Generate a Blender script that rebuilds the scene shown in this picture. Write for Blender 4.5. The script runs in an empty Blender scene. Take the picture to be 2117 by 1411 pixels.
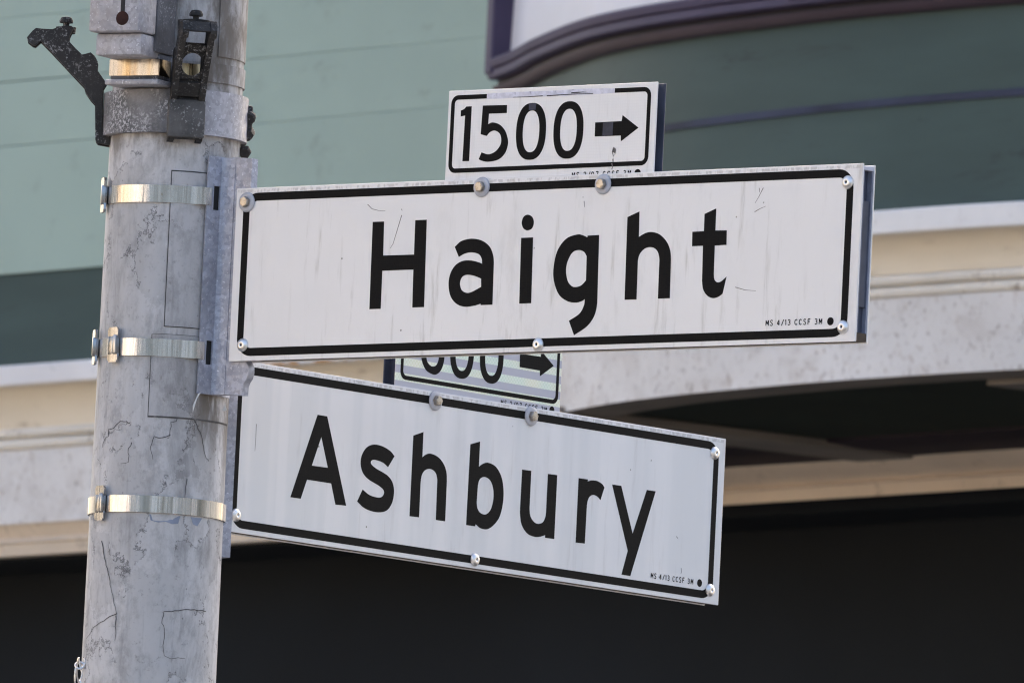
import bpy, bmesh, math, random
from mathutils import Vector, Matrix, Quaternion
random.seed(7)
R = math.radians
scene = bpy.context.scene
COL = scene.collection

# ------------------------------------------------------------------ camera
EYE = 1.6                       # metres above the pavement
cam_data = bpy.data.cameras.new('camera')
cam = bpy.data.objects.new('camera', cam_data)
COL.objects.link(cam)
scene.camera = cam
cam_data.sensor_fit = 'HORIZONTAL'
cam_data.sensor_width = 36.0
cam_data.lens = 36000.0 / 2117.0 * 36.0
cam_data.clip_start = 0.5
cam_data.clip_end = 6000.0
cam.matrix_world = Matrix.Translation((0, 0, EYE)) @ Matrix.Rotation(math.pi / 2 + 0.0977, 4, 'X') @ Matrix.Rotation(0.0478, 4, 'Z')
cam_data.dof.use_dof = True
cam_data.dof.focus_distance = 20.13
cam_data.dof.aperture_fstop = 54.0

# ------------------------------------------------------------------ sky and sun
SUN_EL, SUN_AZ = R(30.0), R(10.0)      # azimuth from +Y towards +X: the sun stands behind the building
world = bpy.data.worlds.new('World')
scene.world = world
world.use_nodes = True
wn = world.node_tree.nodes
bg = wn['Background']
sky = wn.new('ShaderNodeTexSky')
sky.sky_type = 'NISHITA'
sky.sun_disc = False
sky.sun_elevation = SUN_EL
sky.sun_rotation = SUN_AZ
sky.air_density = 1.0
sky.dust_density = 8.0
sky.ozone_density = 1.0
world.node_tree.links.new(sky.outputs[0], bg.inputs['Color'])
bg.inputs['Strength'].default_value = 0.13
sun_data = bpy.data.lights.new('sun', 'SUN')
sun_data.energy = 3.5
sun_data.angle = R(0.53)
sun_data.color = (1.0, 0.93, 0.82)
sun = bpy.data.objects.new('sun', sun_data)
COL.objects.link(sun)
to_sun = Vector((math.sin(SUN_AZ) * math.cos(SUN_EL), math.cos(SUN_AZ) * math.cos(SUN_EL), math.sin(SUN_EL)))
sun.rotation_mode = 'QUATERNION'
sun.rotation_quaternion = to_sun.to_track_quat('Z', 'Y')
sun.location = (0, 0, 40)
vs = scene.view_settings
vs.view_transform = 'Standard'
vs.look = 'None'
vs.gamma = 1.0
vs.use_curve_mapping = False
vs.exposure = 1.95
scene.cycles.filter_width = 1.15

# ------------------------------------------------------------------ helpers
def link(o, parent=None):
    COL.objects.link(o)
    if parent is not None:
        o.parent = parent
    return o

def empty(name, loc=(0, 0, 0), rz=0.0):
    o = bpy.data.objects.new(name, None)
    o.empty_display_size = 0.1
    o.location = loc
    o.rotation_euler = (0, 0, rz)
    return link(o)

def tag(o, label=None, cat=None, group=None, kind=None):
    if label: o['label'] = label
    if cat: o['category'] = cat
    if group: o['group'] = group
    if kind: o['kind'] = kind
    return o

def finish(name, bm, mat, parent=None, smooth=None):
    bmesh.ops.recalc_face_normals(bm, faces=bm.faces)
    me = bpy.data.meshes.new(name)
    bm.to_mesh(me)
    bm.free()
    me.materials.append(mat)
    if smooth is not None:
        for p in me.polygons: p.use_smooth = True
        try: me.set_sharp_from_angle(angle=R(smooth))
        except Exception: pass
    return link(bpy.data.objects.new(name, me), parent)

def add_box(bm, x0, x1, y0, y1, z0, z1, M=None, bevel=0.0):
    vs_ = [bm.verts.new((x, y, z)) for x in (x0, x1) for y in (y0, y1) for z in (z0, z1)]
    F = [(0, 1, 3, 2), (4, 6, 7, 5), (0, 4, 5, 1), (2, 3, 7, 6), (0, 2, 6, 4), (1, 5, 7, 3)]
    fs = [bm.faces.new([vs_[i] for i in f]) for f in F]
    if bevel > 0:
        es = list({e for f in fs for e in f.edges})
        r = bmesh.ops.bevel(bm, geom=es, offset=bevel, segments=2, affect='EDGES', profile=0.5)
        vs_ = list({v for f in r['faces'] for v in f.verts} | {v for v in vs_ if v.is_valid})
        if M is not None:
            seen = set()
            todo = list(vs_)
            while todo:                      # every vertex joined to the bevelled box
                v = todo.pop()
                if v in seen: continue
                seen.add(v)
                todo += [e.other_vert(v) for e in v.link_edges]
            vs_ = list(seen)
    if M is not None:
        for v in vs_: v.co = M @ v.co

def add_prism(bm, pts, a, b, M=None, axis='y'):
    """polygon in (x, z), drawn out from y=a to y=b"""
    f = lambda p, t: Vector((p[0], t, p[1]))
    A = [bm.verts.new(f(p, a)) for p in pts]
    B = [bm.verts.new(f(p, b)) for p in pts]
    n = len(pts)
    bm.faces.new(A); bm.faces.new(B[::-1])
    for i in range(n):
        bm.faces.new((A[i], B[i], B[(i + 1) % n], A[(i + 1) % n]))
    if M is not None:
        for v in A + B: v.co = M @ v.co

def add_lathe(bm, prof, M, n=24):
    """profile of (radius, height) turned about local z"""
    rings = []
    for r, h in prof:
        if r < 1e-7:
            rings.append([bm.verts.new(M @ Vector((0, 0, h)))])
        else:
            rings.append([bm.verts.new(M @ Vector((r * math.cos(2 * math.pi * i / n), r * math.sin(2 * math.pi * i / n), h))) for i in range(n)])
    for a, b in zip(rings, rings[1:]):
        for i in range(n):
            j = (i + 1) % n
            q = [a[0]] if len(a) == 1 else [a[i], a[j]]
            q += [b[0]] if len(b) == 1 else [b[j], b[i]]
            if len(q) >= 3: bm.faces.new(q)

def add_arc_band(bm, r0, r1, th0, th1, z0, z1, n=48, closed=False, z0b=None, z1b=None, cx=0, cy=0):
    """a curved plate about the z axis; z may run from (z0,z1) at th0 to (z0b,z1b) at th1"""
    z0b = z0 if z0b is None else z0b
    z1b = z1 if z1b is None else z1b
    rows = []
    for i in range(n + (0 if closed else 1)):
        t = i / n
        th = th0 + (th1 - th0) * t
        a, b = z0 + (z0b - z0) * t, z1 + (z1b - z1) * t
        c, s = math.cos(th), math.sin(th)
        rows.append([bm.verts.new((cx + r * c, cy + r * s, z)) for r, z in ((r0, a), (r1, a), (r1, b), (r0, b))])
    m = len(rows)
    for i in range(m if closed else m - 1):
        p, q = rows[i], rows[(i + 1) % m]
        for k in range(4):
            bm.faces.new((p[k], q[k], q[(k + 1) % 4], p[(k + 1) % 4]))
    if not closed:
        bm.faces.new(rows[0]); bm.faces.new(rows[-1][::-1])

def add_tube(bm, pts, r, n=8):
    pts = [Vector(p) for p in pts]
    prev = None
    for i, p in enumerate(pts):
        d = (pts[min(i + 1, len(pts) - 1)] - pts[max(i - 1, 0)]).normalized()
        q = d.to_track_quat('Z', 'Y')
        ring = [bm.verts.new(p + q @ Vector((r * math.cos(2 * math.pi * k / n), r * math.sin(2 * math.pi * k / n), 0))) for k in range(n)]
        if prev:
            for k in range(n):
                bm.faces.new((prev[k], prev[(k + 1) % n], ring[(k + 1) % n], ring[k]))
        else:
            bm.faces.new(ring)
        prev = ring
    bm.faces.new(prev[::-1])

def add_sweep(bm, prof, path, closed_prof=True):
    """profile [(out, z)] carried along a plan path [(s, n)] (out is along the path's left normal)"""
    N = len(path)
    rows = []
    for i, p in enumerate(path):
        a, b = path[max(i - 1, 0)], path[min(i + 1, N - 1)]
        dx, dy = b[0] - a[0], b[1] - a[1]
        L = math.hypot(dx, dy)
        nx, ny = dy / L, -dx / L           # towards the street
        rows.append([bm.verts.new((p[0] + nx * o, p[1] + ny * o, z)) for o, z in prof])
    m = len(prof)
    for p, q in zip(rows, rows[1:]):
        for k in range(m if closed_prof else m - 1):
            bm.faces.new((p[k], q[k], q[(k + 1) % m], p[(k + 1) % m]))
    if closed_prof:
        bm.faces.new(rows[0]); bm.faces.new(rows[-1][::-1])

def smooth_path(pts, per=6):
    """(x, y) is a corner, (x, y, 1) lies on a curve; closed outline"""
    n = len(pts)
    out = []
    for i in range(n):
        p0, p1, p2, p3 = pts[i - 1], pts[i], pts[(i + 1) % n], pts[(i + 2) % n]
        if len(p1) == 2 and len(p2) == 2:
            out.append((p1[0], p1[1])); continue
        a = p0 if len(p1) > 2 else (2 * p1[0] - p2[0], 2 * p1[1] - p2[1])
        d = p3 if len(p2) > 2 else (2 * p2[0] - p1[0], 2 * p2[1] - p1[1])
        if len(p1) == 2:                   # leave a corner along the straight that led into it when they line up
            v0 = Vector((p1[0] - p0[0], p1[1] - p0[1])); v1 = Vector((p2[0] - p1[0], p2[1] - p1[1]))
            if v0.length and v1.length and v0.normalized().dot(v1.normalized()) > 0.8:
                w = v0.normalized() * v1.length
                a = (p1[0] - w.x, p1[1] - w.y)
        if len(p2) == 2:
            v0 = Vector((p3[0] - p2[0], p3[1] - p2[1])); v1 = Vector((p2[0] - p1[0], p2[1] - p1[1]))
            if v0.length and v1.length and v0.normalized().dot(v1.normalized()) > 0.8:
                w = v0.normalized() * v1.length
                d = (p2[0] + w.x, p2[1] + w.y)
        for k in range(per):
            t = k / per
            q = []
            for c in (0, 1):
                q.append(0.5 * ((2 * p1[c]) + (-a[c] + p2[c]) * t + (2 * a[c] - 5 * p1[c] + 4 * p2[c] - d[c]) * t * t + (-a[c] + 3 * p1[c] - 3 * p2[c] + d[c]) * t ** 3))
            out.append((q[0], q[1]))
    return out

def flat_shape(name, outlines, mat, parent, y, proud=0.0003):
    """outlines in millimetres on a sign's face (x along, z up), holes by even-odd; stands `proud` of the plane at -y"""
    cu = bpy.data.curves.new(name, 'CURVE')
    cu.dimensions = '2D'
    cu.fill_mode = 'BOTH'
    cu.extrude = proud / 2
    for ol in outlines:
        sp = cu.splines.new('POLY')
        sp.points.add(len(ol) - 1)
        for i, p in enumerate(ol): sp.points[i].co = (p[0] / 1000, p[1] / 1000, 0, 1)
        sp.use_cyclic_u = True
    tmp = bpy.data.objects.new(name, cu)
    me = bpy.data.meshes.new_from_object(tmp)
    bpy.data.objects.remove(tmp); bpy.data.curves.remove(cu)
    me.transform(Matrix.Translation((0, -(y + proud / 2), 0)) @ Matrix.Rotation(math.pi / 2, 4, 'X'))
    me.name = name
    me.materials.clear(); me.materials.append(mat)
    return link(bpy.data.objects.new(name, me), parent)

def rounded(x0, y0, x1, y1, r, n=8):
    out = []
    for cx, cy, a in ((x1 - r, y1 - r, 0), (x0 + r, y1 - r, 90), (x0 + r, y0 + r, 180), (x1 - r, y0 + r, 270)):
        out += [(cx + r * math.cos(R(a + 90 * k / n)), cy + r * math.sin(R(a + 90 * k / n))) for k in range(n + 1)]
    return out

def oval(top, bottom, left, right, p=2.35, n=56):
    cx, cy = (left + right) / 2, (top + bottom) / 2
    rx, ry = (right - left) / 2, (top - bottom) / 2
    out = []
    for k in range(n):
        t = 2 * math.pi * k / n
        c, s = math.cos(t), math.sin(t)
        out.append((cx + rx * math.copysign(abs(c) ** (2 / p), c), cy + ry * math.copysign(abs(s) ** (2 / p), s)))
    return out

def stroke(pts, w, w2=None):
    """a thin ribbon outline along a polyline"""
    w2 = w if w2 is None else w2
    L, Rr = [], []
    n = len(pts)
    for i, p in enumerate(pts):
        a, b = pts[max(i - 1, 0)], pts[min(i + 1, n - 1)]
        dx, dy = b[0] - a[0], b[1] - a[1]
        l = math.hypot(dx, dy) or 1
        h = (w + (w2 - w) * i / max(n - 1, 1)) / 2
        L.append((p[0] - dy / l * h, p[1] + dx / l * h)); Rr.append((p[0] + dy / l * h, p[1] - dx / l * h))
    return L + Rr[::-1]

# ------------------------------------------------------------------ materials
class NT:
    def __init__(self, name):
        self.m = bpy.data.materials.new(name)
        self.m.use_nodes = True
        self.t = self.m.node_tree
        self.b = self.t.nodes['Principled BSDF']
        self.tc = self.t.nodes.new('ShaderNodeTexCoord')
    def link(self, a, b): self.t.links.new(a, b)
    def coords(self, scale=(1, 1, 1), out='Object', rot=(0, 0, 0)):
        mp = self.t.nodes.new('ShaderNodeMapping')
        mp.inputs['Scale'].default_value = scale
        mp.inputs['Rotation'].default_value = rot
        self.link(self.tc.outputs[out], mp.inputs['Vector'])
        return mp.outputs['Vector']
    def noise(self, scale, co=None, detail=4, rough=0.55, dist=0.0):
        n = self.t.nodes.new('ShaderNodeTexNoise')
        n.inputs['Scale'].default_value = scale
        n.inputs['Detail'].default_value = detail
        n.inputs['Roughness'].default_value = rough
        n.inputs['Distortion'].default_value = dist
        self.link(co if co is not None else self.coords(), n.inputs['Vector'])
        return n.outputs['Fac']
    def voronoi(self, scale, co=None, feature='F1', out='Distance', rnd=1.0):
        n = self.t.nodes.new('ShaderNodeTexVoronoi')
        n.feature = feature
        n.inputs['Scale'].default_value = scale
        n.inputs['Randomness'].default_value = rnd
        self.link(co if co is not None else self.coords(), n.inputs['Vector'])
        return n.outputs[out]
    def ramp(self, fac, lo, hi, a=0.0, b=1.0):
        n = self.t.nodes.new('ShaderNodeMapRange')
        n.interpolation_type = 'SMOOTHSTEP'
        for i, v in zip((1, 2, 3, 4), (lo, hi, a, b)): n.inputs[i].default_value = v
        self.link(fac, n.inputs[0])
        return n.outputs[0]
    def math(self, op, a, b=None):
        n = self.t.nodes.new('ShaderNodeMath')
        n.operation = op
        for i, v in enumerate((a, b)):
            if v is None: continue
            if isinstance(v, (int, float)): n.inputs[i].default_value = v
            else: self.link(v, n.inputs[i])
        return n.outputs[0]
    def mix(self, fac, a, b, mode='MIX'):
        n = self.t.nodes.new('ShaderNodeMix')
        n.data_type = 'RGBA'
        n.blend_type = mode
        for i, v in ((0, fac), (6, a), (7, b)):
            if isinstance(v, (int, float)): n.inputs[i].default_value = v
            elif isinstance(v, tuple): n.inputs[i].default_value = (*v[:3], 1)
            else: self.link(v, n.inputs[i])
        return n.outputs[2]
    def sep(self, co):
        n = self.t.nodes.new('ShaderNodeSeparateXYZ')
        self.link(co, n.inputs[0])
        return n.outputs
    def bump(self, h, strength=0.3, dist=0.001, prev=None):
        n = self.t.nodes.new('ShaderNodeBump')
        n.inputs['Strength'].default_value = strength
        n.inputs['Distance'].default_value = dist
        self.link(h, n.inputs['Height'])
        if prev is not None: self.link(prev, n.inputs['Normal'])
        self.link(n.outputs[0], self.b.inputs['Normal'])
        return n.outputs[0]
    def done(self, col, rough=0.5, metal=0.0, spec=0.5):
        if isinstance(col, tuple): self.b.inputs['Base Color'].default_value = (*col, 1)
        else: self.link(col, self.b.inputs['Base Color'])
        if isinstance(rough, (int, float)): self.b.inputs['Roughness'].default_value = rough
        else: self.link(rough, self.b.inputs['Roughness'])
        self.b.inputs['Metallic'].default_value = metal
        self.b.inputs['Specular IOR Level'].default_value = spec
        return self.m

def sc(c, k): return tuple(min(1.0, v * k) for v in c)

def paint(name, col, rough=0.55, var=0.12, scale=3.0, dirt=None, dirt_amt=0.0, dirt_scale=14.0, bump=0.0, stretch=(1, 1, 1), spec=0.22):
    n = NT(name)
    co = n.coords(stretch)
    c = n.mix(n.ramp(n.noise(scale, co, 5), 0.3, 0.7), sc(col, 1 - var), sc(col, 1 + var))
    if dirt:
        d = n.ramp(n.noise(dirt_scale, co, 8, 0.68, 0.4), 0.56, 0.74, 0, dirt_amt)
        c = n.mix(d, c, dirt)
    if bump: n.bump(n.noise(90, co, 4), bump, 0.002)
    return n.done(c, rough, 0.0, spec)

def make_pole_paint(name, base, dark, seed=0.0, crack=1.0):
    n = NT(name)
    co = n.coords((1, 1, 1))
    st = n.coords((1, 1, 0.28))
    big = n.noise(9, st, 6, 0.6)
    c = n.mix(n.ramp(big, 0.34, 0.68), sc(base, 0.82), sc(base, 1.12))
    g = n.ramp(n.noise(13, st, 10, 0.76, 0.3), 0.48, 0.66, 0, 0.8)
    c = n.mix(g, c, dark)
    fine = n.ramp(n.noise(160, co, 5, 0.7), 0.56, 0.74, 0, 0.6)
    c = n.mix(fine, c, sc(dark, 0.8))
    streak = n.ramp(n.noise(26, n.coords((3.0, 3.0, 0.22)), 5, 0.6), 0.58, 0.75, 0, 0.4)
    c = n.mix(streak, c, (0.20, 0.19, 0.19))
    # flaking: short jagged cracks and lifted islands of paint
    warp = n.t.nodes.new('ShaderNodeTexNoise')
    warp.inputs['Scale'].default_value = 26
    warp.inputs['Detail'].default_value = 7
    warp.inputs['Roughness'].default_value = 0.72
    n.link(co, warp.inputs['Vector'])
    va = n.t.nodes.new('ShaderNodeVectorMath'); va.operation = 'MULTIPLY_ADD'
    n.link(warp.outputs['Color'], va.inputs[0]); va.inputs[1].default_value = (0.075, 0.075, 0.075)
    n.link(n.coords((1, 1, 0.75)), va.inputs[2])
    ed = n.voronoi(17, va.outputs[0], 'DISTANCE_TO_EDGE')
    cellc = n.sep(n.voronoi(17, va.outputs[0], 'F1', 'Color'))
    lines = n.math('MULTIPLY', n.ramp(ed, 0.0, 0.020, 1, 0), n.ramp(n.noise(19, co, 4, 0.6), 0.515, 0.56))
    lines = n.math('MULTIPLY', lines, 0.85 * crack)
    c = n.mix(n.ramp(cellc[0], 0.70, 0.72, 0, 0.22), c, sc(base, 1.22))
    c = n.mix(n.ramp(cellc[1], 0.74, 0.76, 0, 0.22), c, sc(dark, 0.9))
    mott = n.ramp(n.noise(48, n.coords((1, 1, 0.6)), 8, 0.75), 0.46, 0.68, 0, 0.5)
    c = n.mix(mott, c, dark)
    c = n.mix(lines, c, (0.05, 0.046, 0.046))
    pits = n.ramp(n.voronoi(70, co, 'F1'), 0.02, 0.11, 0.5, 0)
    pits = n.math('MULTIPLY', pits, n.ramp(n.noise(22, co, 3), 0.52, 0.62))
    ps = n.sep(co)
    rust = n.math('MULTIPLY', n.ramp(ps[2], 3.735, 3.79), n.ramp(n.noise(30, n.coords((1, 1, 0.35)), 6, 0.7), 0.40, 0.62, 0, 0.75))
    run = n.math('MULTIPLY', n.math('MULTIPLY', n.ramp(ps[2], 3.36, 3.49), n.ramp(ps[2], 3.50, 3.505, 1, 0)), n.math('MULTIPLY', n.ramp(ps[0], 0.030, 0.050), n.ramp(n.noise(26, n.coords((1.5, 1.5, 0.3)), 6, 0.7), 0.36, 0.56, 0, 0.85)))
    c = n.mix(n.math('MAXIMUM', rust, run), c, (0.115, 0.092, 0.070))
    c = n.mix(pits, c, (0.10, 0.09, 0.09))
    h = n.math('SUBTRACT', n.math('MULTIPLY', n.noise(45, st, 6), 0.6), n.math('ADD', lines, pits))
    n.bump(h, 0.45, 0.0015)
    return n.done(c, n.ramp(big, 0.3, 0.7, 0.55, 0.75), 0.0, 0.18)

def make_galvanised(name, base, k=1.0, spark=0.5):
    n = NT(name)
    co = n.coords()
    cell = n.voronoi(230, co, 'F1', 'Color')
    c = n.mix(n.sep(cell)[0], sc(base, 0.80), sc(base, 1.18))
    c = n.mix(n.ramp(n.noise(22, co, 6, 0.65), 0.42, 0.66, 0, 0.55), c, sc(base, 0.55))
    c = n.mix(n.ramp(n.noise(330, co, 3, 0.6), 0.62, 0.70, 0, spark), c, (0.85, 0.87, 0.92))
    n.bump(n.noise(130, co, 5), 0.30, 0.0012)
    return n.done(c, n.ramp(n.sep(cell)[1], 0, 1, 0.42, 0.62), k, 0.5)

def make_cast(name, base=(0.022, 0.021, 0.022), speck=(0.42, 0.40, 0.41), lo=0.60, hi=0.67, amt=0.8):
    n = NT(name)
    co = n.coords()
    c = n.mix(n.ramp(n.noise(18, co, 5), 0.3, 0.7), sc(base, 0.6), sc(base, 1.7))
    sp = n.ramp(n.noise(300, co, 3, 0.75), lo - 0.05, hi - 0.02, 0, amt)
    sp = n.math('MULTIPLY', sp, n.ramp(n.noise(26, co, 3), 0.40, 0.58, 0.12, 1))
    c = n.mix(sp, c, speck)
    n.bump(n.noise(150, co, 6), 0.5, 0.002)
    return n.done(c, 0.72, 0.0, 0.35)

def make_strap(name, k_lo=(0.33, 0.305, 0.30), k_hi=(0.71, 0.67, 0.66)):
    n = NT(name)
    v = n.noise(55, n.coords((1.0, 1.0, 0.012)), 9, 0.7, 0.3)
    c = n.mix(n.ramp(v, 0.36, 0.64), k_lo, k_hi)
    c = n.mix(n.ramp(n.noise(28, n.coords((1, 1, 0.05)), 3), 0.42, 0.60, 0, 0.6), c, (0.30, 0.31, 0.33))
    c = n.mix(n.ramp(n.noise(240, n.coords(), 4, 0.7), 0.63, 0.72, 0, 0.5), c, (0.25, 0.19, 0.12))
    n.bump(n.noise(32, n.coords((1, 1, 0.10)), 6, 0.6), 0.45, 0.0032)
    return n.done(c, n.ramp(v, 0.3, 0.7, 0.14, 0.32), 1.0)

def make_sheeting(name, base, dirt, streak=0.5, hexa=0.10, band=0.0):
    """white reflective sign sheeting: rain streaks, specks, a faint cell pattern"""
    n = NT(name)
    co = n.coords()
    tall = n.coords((1, 1, 0.10))
    c = n.mix(n.ramp(n.noise(5, co, 4), 0.3, 0.7), sc(base, 0.965), base)
    if band:
        c = n.mix(n.ramp(n.noise(24, n.coords((1, 1, 0.012)), 2), 0.40, 0.62, 0, band), c, sc((base[0] * 0.97, base[1] * 0.99, base[2]), 0.90))
    s1 = n.ramp(n.noise(75, tall, 6, 0.65, 0.2), 0.54, 0.76, 0, streak)
    s1 = n.math('MULTIPLY', s1, n.ramp(n.noise(4.5, co, 3), 0.38, 0.58))
    sm = n.math('MULTIPLY', n.ramp(n.noise(20, n.coords((1, 1, 0.35)), 7, 0.7), 0.50, 0.72, 0, streak * 0.4), n.ramp(n.noise(3.3, co, 2), 0.42, 0.6))
    c = n.mix(sm, c, dirt)
    c = n.mix(s1, c, dirt)
    sp = n.ramp(n.voronoi(48, co, 'F1'), 0.035, 0.075, 0.85, 0)
    sp = n.math('MULTIPLY', sp, n.ramp(n.noise(31, co, 2), 0.60, 0.64))
    c = n.mix(sp, c, (0.10, 0.09, 0.08))
    # grime caught along the top and bottom edges
    zz_ = n.sep(co)[2]
    top = n.math('MULTIPLY', n.ramp(zz_, 0.1955, 0.1968), n.ramp(zz_, 0.1992, 0.2003, 1, 0))
    top = n.math('MULTIPLY', top, n.ramp(n.noise(210, n.coords((1, 1, 0.3)), 3), 0.44, 0.56, 0, 0.38))
    c = n.mix(top, c, (0.22, 0.20, 0.21))
    cell = n.voronoi(300, co, 'DISTANCE_TO_EDGE', rnd=0.12)
    c = n.mix(n.ramp(cell, 0.0, 0.16, hexa, 0), c, sc(base, 0.80))
    n.bump(cell, 0.10, 0.0004)
    return n.done(c, 0.36, 0.0, 0.5)

M = {}
M['pole'] = make_pole_paint('weathered_grey_paint', (0.56, 0.545, 0.55), (0.245, 0.235, 0.235))
M['patch'] = make_pole_paint('painted_over_paper', (0.49, 0.475, 0.48), (0.23, 0.22, 0.22), crack=0.5)
M['patch_edge'] = paint('paper_edge_grime', (0.085, 0.08, 0.08), 0.8, 0.3, 60, (0.36, 0.35, 0.35), 0.95, 30)
M['chip'] = paint('old_blue_grey_coat', (0.25, 0.28, 0.36), 0.5, 0.15, 40)
M['flake'] = paint('curled_paint_flake', (0.62, 0.62, 0.62), 0.6, 0.1, 60)
M['galv'] = make_galvanised('galvanised_steel', (0.385, 0.40, 0.475), 0.35)
M['block'] = make_galvanised('cast_aluminium', (0.42, 0.41, 0.45), 0.15, 0.8)
M['block_dark'] = make_cast('dark_speckled_aluminium', (0.085, 0.085, 0.095), (0.45, 0.45, 0.5), 0.58, 0.68, 0.6)  # darker speckled metal for the back plate and foot block
M['collar'] = make_cast('speckled_cast_collar', (0.15, 0.145, 0.15), (0.62, 0.60, 0.62), 0.52, 0.63, 0.75)
M['iron_grey'] = make_cast('worn_grey_cast_foot', (0.075, 0.072, 0.072), (0.40, 0.39, 0.39), 0.60, 0.68, 0.6)
M['crack'] = paint('paint_crack', (0.09, 0.083, 0.083), 0.8, 0.3, 50, (0.36, 0.35, 0.35), 0.8, 40)
M['iron'] = make_cast('rust_black_cast_iron', (0.026, 0.0245, 0.0245), (0.36, 0.345, 0.345), 0.585, 0.66, 0.75)
M['strap'] = make_strap('stainless_strap')
M['strap_gold'] = make_strap('gold_toned_strap', (0.20, 0.13, 0.07), (0.50, 0.39, 0.25))  # brown to gold tones for the mount strap
M['buckle'] = make_strap('dull_buckle_steel', (0.16, 0.165, 0.18), (0.42, 0.43, 0.46))
M['rivet'] = NT('rivet_aluminium').done((0.78, 0.77, 0.77), 0.38, 1.0)
M['pin'] = NT('pin_hole_and_slot_black').done((0.012, 0.012, 0.013), 0.7)
nn = NT('plated_bolt')
M['bolt'] = nn.done(nn.mix(nn.ramp(nn.noise(300, None, 3), 0.5, 0.7), (0.44, 0.40, 0.35), (0.24, 0.20, 0.16)), 0.42, 0.85)
M['washer'] = paint('nylon_washer', (0.47, 0.475, 0.52), 0.4, 0.10, 80, (0.25, 0.24, 0.24), 0.6, 110)
M['white_haight'] = make_sheeting('white_sheeting_rain_streaked', (0.80, 0.785, 0.785), (0.42, 0.40, 0.37), 0.75)
M['white_ash'] = make_sheeting('white_sheeting_faint_bands', (0.78, 0.775, 0.79), (0.48, 0.46, 0.46), 0.45, 0.04, 0.8)
M['white_num'] = make_sheeting('white_sheeting_prismatic', (0.80, 0.785, 0.785), (0.46, 0.44, 0.42), 0.7, 0.16)
def make_striped():
    n = NT('striped_prismatic_sheeting')
    co = n.coords()
    z = n.sep(co)[2]
    x = n.sep(co)[0]
    w = n.math('SINE', n.math('MULTIPLY', n.math('ADD', z, n.math('MULTIPLY', x, 0.004)), 2 * math.pi / 0.0186))
    f = n.ramp(w, -0.10, 0.10)
    dia = n.voronoi(260, n.coords((1, 1, 1), rot=(0, R(45), 0)), 'DISTANCE_TO_EDGE', rnd=0.0)
    tint = n.mix(n.ramp(n.noise(14, co, 2), 0.35, 0.65), (0.66, 0.80, 0.68), (0.80, 0.80, 0.62))
    tint = n.mix(n.ramp(dia, 0.02, 0.14, 0.7, 0), tint, (0.92, 0.93, 0.88))
    c = n.mix(f, (0.47, 0.475, 0.55), tint)
    return n.done(c, 0.34, 0.0, 0.5)
M['striped'] = make_striped()
n_ = NT('black_vinyl')
M['black'] = n_.done(n_.mix(n_.ramp(n_.voronoi(300, None, 'DISTANCE_TO_EDGE', rnd=0.12), 0, 0.16, 0.5, 0), (0.0055, 0.0055, 0.0062), (0.013, 0.012, 0.0105)), 0.6, 0.0, 0.08)
M['navy'] = paint('navy_reflection_film', (0.020, 0.028, 0.058), 0.4, 0.3, 60)  # rubbed spots, with their blue reflection put into the colour
M['smear'] = paint('scraped_lilac_smear', (0.66, 0.65, 0.74), 0.4, 0.14, 130, (0.16, 0.15, 0.24), 0.8, 95)
M['scratch'] = paint('scratch_grey', (0.17, 0.155, 0.15), 0.6, 0.3, 200)
M['alu'] = paint('mill_aluminium_channel', (0.46, 0.48, 0.58), 0.38, 0.15, 30, (0.12, 0.11, 0.12), 0.7, 60)
M['gap_shade'] = paint('underside_gap_shade', (0.055, 0.042, 0.033), 0.7, 0.4, 60)  # dark brown put in for the shaded gap between the plates
M['lip'] = paint('dull_channel_lip', (0.20, 0.22, 0.29), 0.45, 0.25, 40, (0.04, 0.04, 0.05), 0.8, 50)
M['alu_in'] = paint('channel_inside_shade', (0.058, 0.068, 0.102), 0.4, 0.25, 25)  # shade of the hollow channels and spacers put into the colour
# building paints
M['light_green'] = paint('sage_siding_paint', (0.355, 0.455, 0.405), 0.5, 0.05, 1.3, (0.22, 0.25, 0.23), 0.45, 7, stretch=(1, 1, 2.0))
M['dark_green'] = paint('dark_teal_paint', (0.050, 0.080, 0.076), 0.5, 0.12, 2.2, (0.026, 0.032, 0.036), 0.85, 4.5, stretch=(0.6, 1, 3))
M['blue_strip'] = paint('faded_navy_strip', (0.035, 0.045, 0.085), 0.5, 0.3, 4)
M['trim_white'] = paint('chalky_white_trim', (0.82, 0.80, 0.795), 0.6, 0.05, 4, (0.25, 0.17, 0.15), 0.45, 20)
def make_fascia():
    n = NT('speckled_white_fascia')
    co = n.coords()
    c = n.mix(n.ramp(n.noise(2.2, co, 5), 0.3, 0.7), (0.68, 0.655, 0.64), (0.80, 0.775, 0.765))
    c = n.mix(n.ramp(n.noise(6, co, 6, 0.65, 0.5), 0.46, 0.66, 0, 0.30), c, (0.46, 0.40, 0.36))
    c = n.mix(n.ramp(n.noise(26, co, 8, 0.72, 0.5), 0.55, 0.67, 0, 0.45), c, (0.34, 0.25, 0.20))
    c = n.mix(n.ramp(n.noise(64, n.coords((1, 1, 0.7)), 6, 0.75), 0.57, 0.66, 0, 0.7), c, (0.17, 0.11, 0.085))
    n.bump(n.noise(60, co, 5), 0.25, 0.003)
    return n.done(c, 0.7, 0.0, 0.3)
M['fascia'] = make_fascia()
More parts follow.
